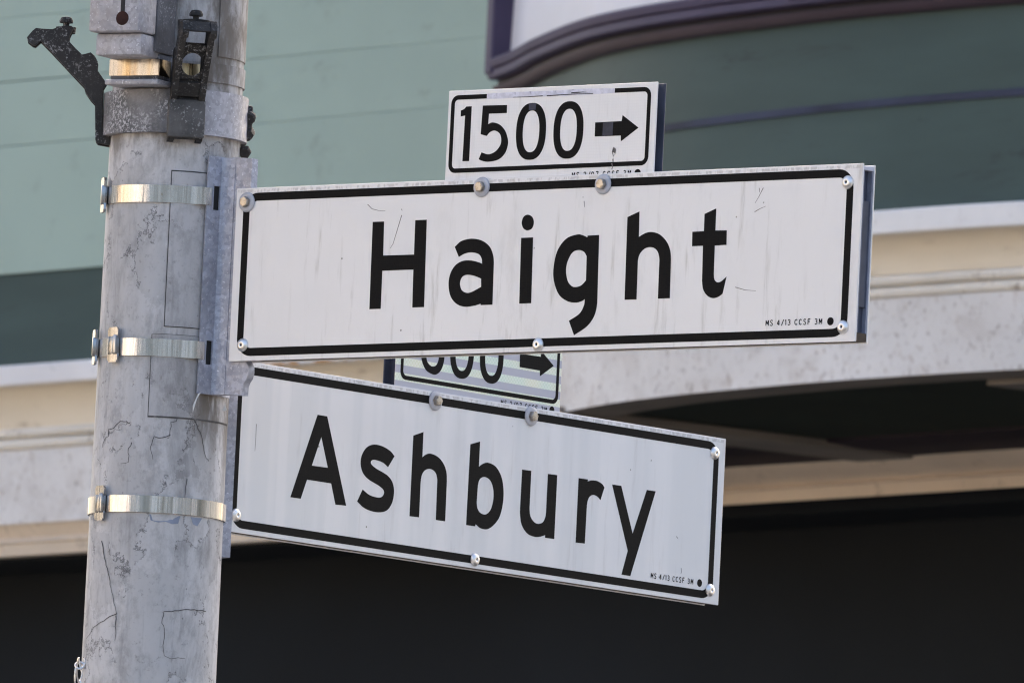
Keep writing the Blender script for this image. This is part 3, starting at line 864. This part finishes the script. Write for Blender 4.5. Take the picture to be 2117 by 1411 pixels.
ba = bracket('grey galvanised bracket at the back of the pole holding the Ashbury sign', math.pi / 2 - A1, 1.711, 1.93, R(24), [], .0790, .0925, [(.094, 1.75), (.150, 1.75), (.150, 1.90), (.094, 1.90)], R(-7))

# ------------------------------------------------------------------ clamp collar with two cast arms
clamp = empty('clamp_collar', (PX, PY, 0))
tag(clamp, 'cast collar round the pole with two black bracket arms, one pointing left', 'clamp')
CZ0, CZ1 = 2.1915, 2.2415
def cpart(name, mat, fill, parent=clamp, smooth=30):
    bm = bmesh.new(); fill(bm)
    return finish(name, bm, mat, parent, smooth)
cpart('collar_half', M['collar'], lambda bm: add_arc_band(bm, .0755, .0855, R(-181), R(-80), CZ0 + Z, CZ1 + Z, 40))
cpart('collar_half', M['block'], lambda bm: add_arc_band(bm, .0755, .0835, R(-80.5), R(6), CZ0 + Z, CZ1 + .002 + Z, 40))
cpart('collar_half', M['iron'], lambda bm: add_arc_band(bm, .0755, .0835, R(6.5), R(178), CZ0 + Z, CZ1 + Z, 40))
def lug(bm):
    for (th, r, z, h, n_) in ((2, .0845, 2.205, .020, 6), (-3, .0850, 2.222, .012, 12), (0, .0815, 2.182, .010, 6)):
        Mx = Matrix.Rotation(R(th), 4, 'Z') @ Matrix.Translation((r, 0, z + Z)) @ Matrix.Rotation(R(25), 4, 'X') @ Matrix.Rotation(math.pi / 2, 4, 'X')
        add_lathe(bm, [(0, -h / 2), (.006, -h / 2), (.0078, -h / 4), (.0078, h / 4), (.006, h / 2), (0, h / 2)], Mx, n_)
    add_box(bm, .080, .0885, -.012, .010, 2.196 + Z, 2.236 + Z, Matrix.Rotation(R(4), 4, 'Z'), bevel=.003)
cpart('hinge_bolt', M['iron'], lug, smooth=25)
SIDE = [(178, 2302), (177, 2298), (171.5, 2294), (168, 2293), (162, 2299), (150, 2288), (109, 2248), (107, 2242), (101, 2234), (95, 2228), (92.5, 2186), (90, 2183), (76, 2181), (76, 2193), (85, 2194), (87, 2246), (83, 2253), (94.5, 2268), (94, 2277), (98, 2284), (103, 2288), (109, 2286), (113, 2285), (121, 2292), (129, 2300), (128.5, 2306), (126, 2312), (124.5, 2315), (127, 2318), (138, 2317.5), (144, 2315), (149, 2313), (160, 2313), (168, 2313.5), (172, 2310)]
def arm(name, phi, w):
    Mx = Matrix.Rotation(phi, 4, 'Z')
    prof = [(r / 1000, z / 1000 + Z) for r, z in SIDE]
    a = None
    def f(bm):
        t = .0072
        for sg in (-1, 1):
            c = sg * (w / 2 - t / 2)
            bm2 = bmesh.new()
            add_prism(bm2, prof, c - t / 2, c + t / 2, Mx)
            me = bpy.data.meshes.new('x'); bm2.to_mesh(me); bm2.free(); bm.from_mesh(me); bpy.data.meshes.remove(me)
    a = cpart(name, M['iron'], f, smooth=None)
    def webs(bm):
        h = w / 2 - .0060
        # foot, lower web, bar between the openings, head and nose
        add_prism(bm, [(.0855, 2.1840 + Z), (.0920, 2.1850 + Z), (.0945, 2.229 + Z), (.0860, 2.245 + Z)], -h, h, Mx)
        add_prism(bm, [(.088, 2.235 + Z), (.097, 2.233 + Z), (.107, 2.2475 + Z), (.1045, 2.252 + Z), (.092, 2.2555 + Z)], -h, h, Mx)
        add_prism(bm, [(.131, 2.2835 + Z), (.136, 2.2815 + Z), (.140, 2.2880 + Z), (.135, 2.2915 + Z)], -h, h, Mx)
        add_prism(bm, [(.152, 2.3065 + Z), (.1655, 2.3035 + Z), (.1715, 2.300 + Z), (.1760, 2.301 + Z), (.168, 2.3125 + Z), (.150, 2.3125 + Z)], -h, h, Mx)
        # collar plate that makes the lower opening round
        n_, ri, cz = 20, min(.0125, h - .0005), 2.2680 + Z
        ring = []
        for k in range(n_):
            a_ = 2 * math.pi * (k + .5) / n_
            c_, s_ = math.cos(a_), math.sin(a_)
            q = min((h + .0005) / max(abs(c_), 1e-6), .0155 / max(abs(s_), 1e-6))
            ring.append([bm.verts.new(Mx @ Vector((x_ - .75 * (s_ * -rr_), c_ * rr_, cz + s_ * rr_))) for x_, rr_ in ((.1165, ri), (.1165, q), (.1225, q), (.1225, ri))])
        for k in range(n_):
            p_, q_ = ring[k], ring[(k + 1) % n_]
            for m_ in range(4): bm.faces.new((p_[m_], q_[m_], q_[(m_ + 1) % 4], p_[(m_ + 1) % 4]))
    cpart('arm_web', M['iron'], webs, a, None)
    Mp = Mx @ Matrix.Translation((.1335, 0, 2.3165 + Z))
    cpart('arm_screw', M['iron'], lambda bm: add_lathe(bm, [(0, -.004), (.0036, -.004), (.0036, .006), (.0078, .0062), (.0082, .0085), (.0060, .0125), (.0018, .0135), (.0018, .012), (0, .012)], Mp, 14), a, 40)
    cpart('screw_boss', M['iron'], lambda bm: add_lathe(bm, [(.0035, -.004), (w / 2 - .004, -.006), (w / 2 - .003, .001), (.0035, .0022)], Mp, 20), a, 40)
    return a
arm('cast_arm', R(180), .030)
arm('cast_arm', R(-81.5), .0400)
cpart('arm_foot', M['iron_grey'], lambda bm: add_box(bm, .0835, .0958, -.0215, .0215, CZ0 - .006 + Z, CZ0 + .038 + Z, Matrix.Rotation(R(-81.5), 4, 'Z'), bevel=.002))

# ------------------------------------------------------------------ equipment mount at upper left
mount = empty('signal_mount', (PX, PY, 0), R(-118))
tag(mount, 'pitted aluminium mounting block strapped to the upper left of the pole', 'mount')
def mpart(name, mat, fill, parent=mount, smooth=30):
    bm = bmesh.new(); fill(bm)
    return finish(name, bm, mat, parent, smooth)
# local x points out from the pole, local y along the face
mpart('hinge_block', M['block'], lambda bm: add_box(bm, .118, .160, -.0335, .0335, 2.2995 + Z, 2.52 + Z, bevel=.003))
mpart('lower_block', M['block'], lambda bm: add_box(bm, .100, .1465, -.0305, .0305, 2.2735 + Z, 2.2990 + Z, bevel=.003))
mpart('back_plate', M['block_dark'], lambda bm: add_box(bm, .072, .1175, -.034, .034, 2.2805 + Z, 2.52 + Z, bevel=.002))
mpart('foot_block', M['block_dark'], lambda bm: add_box(bm, .070, .1055, -.032, .032, 2.2500 + Z, 2.2800 + Z, bevel=.002))
mpart('foot_lip', M['block'], lambda bm: add_box(bm, .070, .1125, -.035, .035, 2.2435 + Z, 2.2498 + Z, bevel=.0015))
def keyhole(bm):
    add_lathe(bm, [(0, .0), (.0082, .0), (.0082, .0006), (0, .0006)], Matrix.Translation((.1601, .0115, 2.3145 + Z)) @ Matrix.Rotation(math.pi / 2, 4, 'Y'), 24)
mpart('key_hole', paint('rust_brown_hole', (0.035, 0.014, 0.012), 0.8, 0.3, 90), keyhole)
mpart('key_slot', M['pin'], lambda bm: add_box(bm, .1598, .1606, .0088, .0140, 2.3205 + Z, 2.49 + Z))
mpart('mount_strap', M['strap_gold'], lambda bm: add_box(bm, .1056, .1068, -.0325, .0325, 2.2545 + Z, 2.2735 + Z))
mpart('mount_strap', M['strap_gold'], lambda bm: add_box(bm, .078, .1062, .0322, .0333, 2.2545 + Z, 2.2735 + Z))
mpart('mount_strap', M['strap_gold'], lambda bm: add_arc_band(bm, .0765, .0785, R(24), R(52), 2.2545 + Z, 2.2735 + Z, 20))

# ------------------------------------------------------------------ street name signs
# letter outlines in millimetres from the lower left corner of their sign
GLYPH = {
    'H':[[(208.1,156.4),(225.0,156.3),(226.0,116.9),(272.4,116.7),(271.8,156.5),(288.8,156.5),(291.0,55.6),(273.6,55.6),(272.5,99.4),(225.9,99.3),(226.2,55.3),(209.4,55.3)]],
    'a':[[(332.7,123.8),(341.9,130.2,1),(357.0,132.6,1),(372.5,130.0,1),(384.1,123.0,1),(390.0,113.3,1),(391.8,103.8),(392.7,55.6),(375.5,55.6),(375.0,57.2),(365.9,55.2,1),(351.7,54.3,1),(339.2,58.1,1),(330.1,66.8,1),(326.2,80.3,1),(327.9,92.9,1),(334.5,102.2,1),(344.4,107.0,1),(356.6,107.6,1),(368.9,105.2,1),(374.6,103.2),(373.6,109.1,1),(368.8,114.4,1),(358.0,116.8,1),(347.9,115.6,1),(339.4,112.1)],[(374.2,86.1),(363.8,89.6,1),(352.5,91.1,1),(345.5,88.5,1),(342.9,81.4,1),(346.0,73.8,1),(353.2,70.4,1),(360.9,71.1,1),(374.8,76.6)]],
    'i':[[(430.7,131.4),(448.2,131.4),(450.0,55.8),(432.5,55.8)],[(438.8,157.8,1),(445.5,155.0,1),(448.3,148.7,1),(446.1,142.0,1),(439.5,139.7,1),(433.3,142.4,1),(430.5,148.8,1),(432.7,155.3,1)]],
    'g':[[(545.5,131.4),(528.8,131.1),(528.5,129.2),(521.3,131.8,1),(513.2,132.8,1),(497.3,128.4,1),(485.0,114.5,1),(480.6,93.4,1),(483.2,77.6,1),(491.1,64.0,1),(503.7,56.6,1),(515.9,54.7,1),(524.9,56.3,1),(529.0,58.5),(528.2,51.2,1),(522.1,41.9,1),(507.1,34.1),(515.6,17.4),(533.7,27.0,1),(544.1,39.0,1),(547.4,53.8)],[(528.8,107.5),(524.5,112.6,1),(516.3,114.9,1),(507.4,112.3,1),(500.9,102.3,1),(499.2,91.3,1),(502.3,80.2,1),(508.3,74.1,1),(514.8,72.6,1),(522.8,74.3,1),(529.5,79.8)]],
    'h':[[(586.0,150.6),(603.1,156.5),(603.9,127.3),(612.9,131.3,1),(622.8,132.5,1),(635.0,129.0,1),(645.6,120.1,1),(651.0,109.8,1),(652.4,99.5),(653.4,56.0),(636.2,56.0),(635.8,100.0),(633.3,108.7,1),(628.0,113.6,1),(620.8,115.2,1),(612.9,113.5,1),(606.6,107.9,1),(604.1,100.1),(604.8,56.0),(587.5,56.0)]],
    't':[[(698.5,150.8),(715.1,156.6),(715.2,131.5),(731.9,131.1),(732.3,114.6),(715.4,114.3),(715.9,82.1),(717.1,75.8,1),(721.3,72.4,1),(727.2,73.2,1),(734.6,78.3),(730.0,59.1),(724.2,55.8,1),(716.4,54.4,1),(708.2,57.3,1),(701.8,64.5,1),(699.4,74.7),(698.4,114.5),(682.5,114.5),(681.9,131.0),(698.8,131.2)]],
    '1':[[(27.6,133.5),(35.0,133.6),(35.0,70.3),(25.2,70.5),(26.0,123.2),(19.5,122.3),(19.3,129.2),(23.7,130.6,1),(27.2,133.5)]],
    '5':[[(51.7,133.8),(87.5,133.3),(87.7,124.0),(61.2,124.1),(60.8,112.1),(67.6,113.8,1),(77.9,111.0,1),(86.5,103.6,1),(91.2,93.2,1),(91.3,86.1,1),(87.7,77.5,1),(78.4,70.7,1),(64.3,68.6,1),(55.0,69.8,1),(49.2,71.9),(53.0,79.7),(63.7,77.2,1),(73.7,80.3,1),(80.4,87.2,1),(81.4,94.3,1),(78.6,100.7,1),(71.2,104.3,1),(64.2,102.8,1),(59.4,98.5),(50.5,100.7)]],
    'arrow':[[(219.3,108.7),(258.1,109.0),(259.1,115.8),(283.1,100.7),(258.3,85.7),(257.9,92.4),(219.6,92.6)]],
    'A':[[(159.0,152.1),(176.4,152.1),(218.8,50.9),(199.4,50.3),(189.8,74.3),(145.4,74.4),(135.6,50.9),(116.9,50.9)],[(167.7,127.1),(182.4,92.0),(152.8,91.6)]],
    's':[[(302.9,117.8),(294.4,123.3,1),(278.9,127.4,1),(263.7,127.6,1),(251.4,123.0,1),(243.3,113.2,1),(241.8,103.3,1),(246.1,93.2,1),(256.7,86.2,1),(277.4,80.1,1),(285.8,76.1,1),(286.9,71.3,1),(280.9,66.8,1),(268.3,66.5,1),(258.1,68.4,1),(247.6,72.9),(238.7,57.9),(251.8,51.6,1),(267.1,49.0,1),(282.3,49.4,1),(294.6,53.4,1),(302.8,63.1,1),(305.1,76.4,1),(300.9,87.3,1),(290.3,94.4,1),(270.9,99.8,1),(261.7,103.7,1),(260.0,106.8,1),(263.8,109.6,1),(272.6,109.7,1),(282.9,108.0,1),(292.1,103.9)]],
    'h2':[[(335.9,145.7),(354.0,151.7),(354.2,121.7),(361.5,126.0,1),(370.4,127.5,1),(383.3,124.9,1),(394.0,117.9,1),(399.9,108.6,1),(401.5,97.4),(401.9,50.4),(384.8,50.4),(384.1,97.3),(381.0,105.1,1),(374.3,108.9,1),(366.6,109.2,1),(359.2,106.2,1),(354.6,100.0,1),(353.2,90.9),(353.5,50.4),(336.0,50.1)]],
    'b':[[(442.1,146.1),(459.6,151.1),(459.6,120.9),(466.5,125.1,1),(476.6,127.6,1),(491.0,124.3,1),(502.0,114.0,1),(507.2,99.7,1),(507.7,83.4,1),(503.0,66.6,1),(493.5,55.8,1),(481.2,48.9,1),(468.4,48.7,1),(458.6,52.7),(458.0,50.0),(441.4,49.9)],[(459.3,98.2),(462.7,106.8,1),(471.5,110.1,1),(482.0,107.1,1),(488.3,97.9,1),(489.7,85.7,1),(485.8,73.0,1),(477.3,66.2,1),(467.0,66.6,1),(460.8,71.4,1),(458.7,78.6)]],
    'u':[[(540.7,125.9),(557.7,126.1),(557.7,81.4),(560.2,71.8,1),(567.9,65.7,1),(575.8,64.5,1),(584.1,67.3,1),(588.3,73.8,1),(589.3,81.3),(589.3,125.6),(606.7,125.9),(606.7,49.3),(589.3,49.2),(589.6,52.4),(579.5,49.4,1),(569.2,48.4,1),(556.1,50.9,1),(545.1,59.7,1),(540.9,71.6,1),(540.3,79.7)]],
    'r':[[(647.4,126.4),(664.9,126.5),(664.5,124.1),(672.4,126.2,1),(682.9,126.3,1),(692.2,123.6,1),(696.7,119.9),(690.3,104.2),(684.2,107.9,1),(676.3,109.1,1),(669.3,106.0,1),(665.8,99.5,1),(665.1,92.0),(664.6,49.5),(647.5,49.1)]],
    'y':[[(711.2,125.1),(728.4,125.2),(754.3,69.9),(777.5,125.1),(794.3,125.1),(753.6,19.1),(736.9,19.3),(746.7,48.8)]],
}
FONT = {'M': [[(0, 0), (0, 1), (.32, .30), (.64, 1), (.64, 0)]], 'S': [[(.55, .85), (.38, 1), (.15, .97), (.03, .77), (.15, .57), (.42, .47), (.56, .25), (.42, .03), (.18, 0), (.0, .14)]],
        '4': [[(.45, 0), (.45, 1), (0, .3), (.6, .3)]], '/': [[(0, -.05), (.5, 1.05)]], '1': [[(.08, .8), (.28, 1), (.28, 0)]],
        '3': [[(.03, .88), (.25, 1), (.52, .86), (.5, .62), (.24, .53), (.52, .44), (.57, .2), (.3, 0), (.02, .12)]],
        'C': [[(.58, .82), (.36, 1), (.1, .86), (.0, .5), (.1, .14), (.36, 0), (.58, .18)]], 'F': [[(0, 0), (0, 1), (.55, 1)], [(0, .53), (.45, .53)]],
        '2': [[(.02, .78), (.18, .98), (.42, .98), (.55, .75), (.4, .45), (0, 0), (.57, 0)]], '0': [[(.3, 1), (.06, .8), (.0, .5), (.06, .2), (.3, 0), (.54, .2), (.6, .5), (.54, .8), (.3, 1)]],
        '7': [[(0, 1), (.57, 1), (.2, 0)]]}

def imprint(text, x, z, h, adv, mat, parent, y, w=1.15):
    """the maker's line in small capitals: one printed line"""
    meshes = []
    for ch in text:
        if ch == ' ': x += adv * .55; continue
        for st in FONT[ch]:
            run = [st[0]]
            for i in range(1, len(st)):            # break the pen line at sharp corners
                run.append(st[i])
                if i < len(st) - 1:
                    u = Vector((st[i][0] - st[i - 1][0], st[i][1] - st[i - 1][1])).normalized()
                    v = Vector((st[i + 1][0] - st[i][0], st[i + 1][1] - st[i][1])).normalized()
                    if u.dot(v) < .35:
                        meshes.append(stroke([(x + p[0] * h * .95, z + p[1] * h) for p in run], w)); run = [st[i]]
            meshes.append(stroke([(x + p[0] * h * .95, z + p[1] * h) for p in run], w))
        x += adv * (.72 if ch in '1/' else 1.0)
    bm = bmesh.new()
    for ol in meshes:
        n = len(ol) // 2
        L, Rr = ol[:n], ol[n:][::-1]
        for i in range(n - 1):
            q = [(L[i]), (L[i + 1]), (Rr[i + 1]), (Rr[i])]
            bm.faces.new([bm.verts.new((p[0] / 1000, -y, p[1] / 1000)) for p in q])
    o = finish('imprint', bm, mat, parent)
    return o

def rivet_mesh():
    bm = bmesh.new()
    add_lathe(bm, [(.0079, 0), (.0080, .0006), (.0070, .0022), (.0052, .0034), (.0034, .0040), (.0016, .0041), (.0015, .0030), (0, .0030)], Matrix.Rotation(math.pi / 2, 4, 'X'), 28)
    bmesh.ops.recalc_face_normals(bm, faces=bm.faces)
    me = bpy.data.meshes.new('rivet'); bm.to_mesh(me); bm.free(); me.materials.append(M['rivet'])
    for p in me.polygons: p.use_smooth = True
    bm = bmesh.new()
    add_lathe(bm, [(0, .0031), (.00148, .0031), (.00148, .0033), (0, .0033)], Matrix.Rotation(math.pi / 2, 4, 'X'), 12)
    mp = bpy.data.meshes.new('rivet_pin'); bm.to_mesh(mp); bm.free(); mp.materials.append(M['pin'])
    return me, mp
RV, RVP = rivet_mesh()
def rivet(parent, x, z, y):
    o = link(bpy.data.objects.new('rivet', RV), parent); o.location = (x, -y, z)
    link(bpy.data.objects.new('rivet_pin', RVP), o)
def bolt_meshes():
    Rx = Matrix.Rotation(math.pi / 2, 4, 'X')
    bm = bmesh.new(); add_lathe(bm, [(0, 0), (.0112, 0), (.0118, .0008), (.0112, .0022), (.0080, .0030), (.0062, .0024), (0, .0024)], Rx, 28)
    bmesh.ops.recalc_face_normals(bm, faces=bm.faces)
    w = bpy.data.meshes.new('washer'); bm.to_mesh(w); bm.free(); w.materials.append(M['washer'])
    for p in w.polygons: p.use_smooth = True
    bm = bmesh.new(); add_lathe(bm, [(0, .0024), (.0062, .0024), (.0064, .0066), (.0054, .0078), (0, .0080)], Rx @ Matrix.Rotation(R(14), 4, 'Z'), 6)
    bmesh.ops.recalc_face_normals(bm, faces=bm.faces)
    h = bpy.data.meshes.new('hex_bolt'); bm.to_mesh(h); bm.free(); h.materials.append(M['bolt'])
    return w, h
WS, HX = bolt_meshes()
def bolt(parent, x, z, y, rot=0):
    o = link(bpy.data.objects.new('hex_bolt', HX), parent); o.location = (x, -y, z); o.rotation_euler = (0, rot, 0)
    link(bpy.data.objects.new('washer', WS), o)

T = .0115
def plate(name, parent, x1, z1, y0, y1, mat, x0=0.0, z0=0.0):
    bm = bmesh.new(); add_box(bm, x0, x1, y0, y1, z0, z1, bevel=.0006)
    return finish(name, bm, mat, parent)

def blade_sign(label, phi, zb, face_mat):
    e = empty('street_sign', (PX + .108 * math.cos(phi), PY + .108 * math.sin(phi), zb + Z), phi)
    tag(e, label, 'sign', 'street name signs on the pole')
    plate('face_panel', e, .9245, .2015, -T, -T + .0022, face_mat)
    plate('back_panel', e, .9245, .2015, T - .0022, T, face_mat)
    f = bmesh.new()
    yi = T - .00225
    add_box(f, .04, .9240, -yi, yi, .1945, .1982)                       # top web
    finish('channel_frame', f, M['alu'], e)
    f = bmesh.new()
    add_box(f, .035, .9236, -yi, yi, .0014, .0105)
    finish('bottom_gap_shade_bar', f, M['gap_shade'], e)
    for sg in (-1, 1):                                                 # lips behind each face
        f = bmesh.new()
        add_box(f, .893, .9236, sg * yi - (.0024 if sg > 0 else 0), sg * yi + (.0024 if sg < 0 else 0), .0106, .1944)
        finish('channel_lip', f, M['lip'], e)
    f = bmesh.new()
    add_box(f, .880, .9222, -yi + .0025, yi - .0025, .0400, .1600)
    add_box(f, .880, .9185, -yi + .0025, yi - .0025, .0108, .0398)
    add_box(f, .880, .9170, -yi + .0025, yi - .0025, .1602, .1942)
    finish('end_shade_filler', f, M['alu_in'], e)
    flat_shape('border', [rounded(11.5, 5.6, 912, 195.6, 21), rounded(20.9, 15, 902.6, 186.2, 11.6)], M['black'], e, T)
    return e

def letters(e, keys, y, name='letter', dx=0):
    for k in keys:
        flat_shape(name, [smooth_path(o) for o in GLYPH[k]], M['black'], e, y)

hs = blade_sign('white street sign with black border reading Haight, upper of the two large signs', -A1, 1.929, M['white_haight'])
letters(hs, ['H', 'a', 'i', 'g', 'h', 't'], T)
imprint('MS 4/13 CCSF 3M', 795, 20.9, 6.1, 6.35, M['black'], hs, T + .0003)
flat_shape('maker_dot', [oval(28.2, 19.0, 883.2, 892.4, 2.0, 24)], M['black'], hs, T)
for x, z in ((.1249, 2.114), (.4772, 2.1206), (.6566, 2.1183)): bolt(hs, x - .108, z - 1.929, T, x * 7)
for x, z in ((1.0117, 2.1094), (1.0143, 1.9455), (.5715, 1.9369), (.1286, 1.9476)): rivet(hs, x - .108, z - 1.929, T)
SCR = [[(199, 177), (206, 171.5), (216, 169.2), (226, 168.8)], [(251, 163), (246, 148), (240, 130), (236, 125)], [(250, 170), (251.5, 168)], [(782, 178), (776, 168), (771, 161)], [(771, 151), (779, 154.5), (787, 157)], [(776, 178), (777, 173)], [(521, 171), (522, 164)], [(748, 66), (762, 62.5), (778, 61)]]
for q in SCR: flat_shape('scratch', [stroke(q, .9, .35)], M['scratch'], hs, T, .0002)

as_ = blade_sign('white street sign with black border reading Ashbury, lower of the two large signs', math.pi / 2 - A1, 1.7458, M['white_ash'])
letters(as_, ['A', 's', 'h2', 'b', 'u', 'r', 'y'], T)
imprint('MS 4/13 CCSF 3M', 793, 20.5, 6.1, 6.35, M['black'], as_, T + .0003)
flat_shape('maker_dot', [oval(27.9, 18.7, 881.8, 891.0, 2.0, 24)], M['black'], as_, T)
for x, z in ((.4805, 1.9365), (.6598, 1.9365)): bolt(as_, x - .108, z - 1.7458, T, x * 5)
for x, z in ((1.0114, 1.928), (1.0144, 1.7623), (.568, 1.7562), (.1278, 1.766)): rivet(as_, x - .108, z - 1.7458, T)
for q in ([(49, 130), (49.3, 112), (48.8, 98)], [(850, 38), (851, 33), (849.5, 31)], [(838, 75), (842, 72)]): flat_shape('scratch', [stroke(q, .8, .3)], M['scratch'], as_, T, .0002)

def small_sign(label, phi, s0, zb, gap, mat, fy):
    e = empty('block_number_sign', (PX + s0 * math.cos(phi), PY + s0 * math.sin(phi), zb + Z), phi)
    tag(e, label, 'sign', 'block number signs above the street names')
    plate('face_panel', e, .3082, .1524, -fy, -fy + .0018, mat)
    plate('back_panel', e, .3082, .1524, -fy + .0018 + gap, -fy + .0036 + gap, M['alu_in'])
    f = bmesh.new()
    add_box(f, .012, .296, -fy + .0019, -fy + .0017 + gap, .004, .1495)
    finish('spacer', f, M['alu_in'], e)
    return e

ns = small_sign('small white sign reading 1500 with a right arrow above the Haight sign', -A1, .4185, 2.0814, .0128, M['white_num'], .0088)
for k in ('1', '5'): flat_shape('digit', [smooth_path(o) for o in GLYPH[k]], M['black'], ns, .0088)
flat_shape('digit', [oval(134.4, 68.8, 103, 147), oval(125.6, 77.6, 112.7, 137.3)], M['black'], ns, .0088)
flat_shape('digit', [oval(134.4, 68.4, 158.3, 202.2), oval(125.7, 77.4, 168, 192.6)], M['black'], ns, .0088)
flat_shape('arrow', GLYPH['arrow'], M['black'], ns, .0088)
def border_open(x0, y0, x1, y1, r, t, ga, gb, n=6):
    """rounded frame whose top rail is worn away between ga and gb"""
    def run(x0, y0, x1, y1, r):
        out = [(gb, y1)]
        for cx, cy, a in ((x1 - r, y1 - r, 90), (x1 - r, y0 + r, 0), (x0 + r, y0 + r, -90), (x0 + r, y1 - r, -180)):
            out += [(cx + r * math.cos(R(a - 90 * k / n)), cy + r * math.sin(R(a - 90 * k / n))) for k in range(n + 1)]
        return out + [(ga, y1)]
    return run(x0, y0, x1, y1, r) + run(x0 + t, y0 + t, x1 - t, y1 - t, max(r - t, 1))[::-1]
flat_shape('border', [border_open(4.5, 57.2, 299.5, 147, 10, 5.2, 57, 246)], M['black'], ns, .0088)
flat_shape('worn_rail', [[(57, 141.2), (80, 140.9), (120, 141.4), (170, 141.0), (246, 141.6), (246, 147.0), (200, 148.2), (140, 147.4), (90, 148.0), (57, 147.2)]], M['smear'], ns, .0088, .0002)
flat_shape('rail_remnant', [stroke([(96, 141.9), (118, 141.6), (140, 142.0)], .5, .9), stroke([(146, 141.8), (166, 142.2), (190, 142.4), (214, 142.0)], 1.0, .6), stroke([(182, 143.9), (199, 144.3), (206, 143.8)], 1.2, .4)], M['black'], ns, .00905, .0002)
flat_shape('rubbed_reflection', [[(120.5, 126.2), (130.5, 126.2), (131.0, 134.0), (120.0, 134.0)], [(231, 93.0), (246, 93.0), (246, 108.4), (231, 108.2)]], M['navy'], ns, .00912, .0002)
for q in ([(248, 79), (251, 77), (251.5, 72), (248.5, 69), (246.5, 74), (248, 79)], [(248, 66), (248.5, 62)], [(246.5, 61), (248, 57), (247, 54)]): flat_shape('drip', [stroke(q, 1.5, .8)], M['scratch'], ns, .00915, .0002)
imprint('MS 2/07 CCSF 3M', 189, 46.0, 6.1, 6.65, M['black'], ns, .0092)
flat_shape('maker_dot', [oval(53.2, 44.0, 280.4, 289.6, 2.0, 24)], M['black'], ns, .0088)

sx = small_sign('small striped sign reading 600 with a right arrow above the Ashbury sign', math.pi / 2 - A1, .4092, 1.8984, .0160, M['striped'], .0088)
six = [(66, 134.4), (84, 131), (80, 123.0), (66, 125.4)]
flat_shape('digit', [smooth_path([(62, 134.3), (76, 133.4), (74.5, 125.0), (65, 124.2, 1), (57.5, 116, 1), (54.5, 104.0), (60, 110.5, 1), (70, 112.3, 1), (80.5, 108, 1), (87, 98, 1), (87.6, 87, 1), (83, 76, 1), (75, 70, 1), (66, 69.6, 1), (54, 74, 1), (46, 86, 1), (44.2, 101, 1), (47, 118, 1), (53, 129, 1)]),
                     smooth_path([(66, 78.5, 1), (74, 81, 1), (78, 89, 1), (77, 97, 1), (71, 102.5, 1), (63, 102, 1), (56, 96, 1), (54.6, 89, 1), (58, 82, 1)])], M['black'], sx, .0088)
flat_shape('digit', [oval(134.8, 69.6, 98.6, 142.6), oval(126, 78.9, 108.2, 133.2)], M['black'], sx, .0088)
flat_shape('digit', [oval(134.8, 69.6, 154, 198), oval(126, 78.9, 163.6, 188.6)], M['black'], sx, .0088)
flat_shape('arrow', [[(x + 9.3, z + 2.2) for x, z in GLYPH['arrow'][0]]], M['black'], sx, .0088)
flat_shape('border', [rounded(8.5, 57.6, 303.5, 147.6, 10), rounded(13.4, 62.5, 298.6, 142.7, 6)], M['black'], sx, .0088)
imprint('MS 2/07 CCSF 3M', 197, 46.2, 6.1, 6.65, M['black'], sx, .0092)
flat_shape('maker_dot', [oval(54.4, 45.2, 288.4, 297.6, 2.0, 24)], M['black'], sx, .0088)
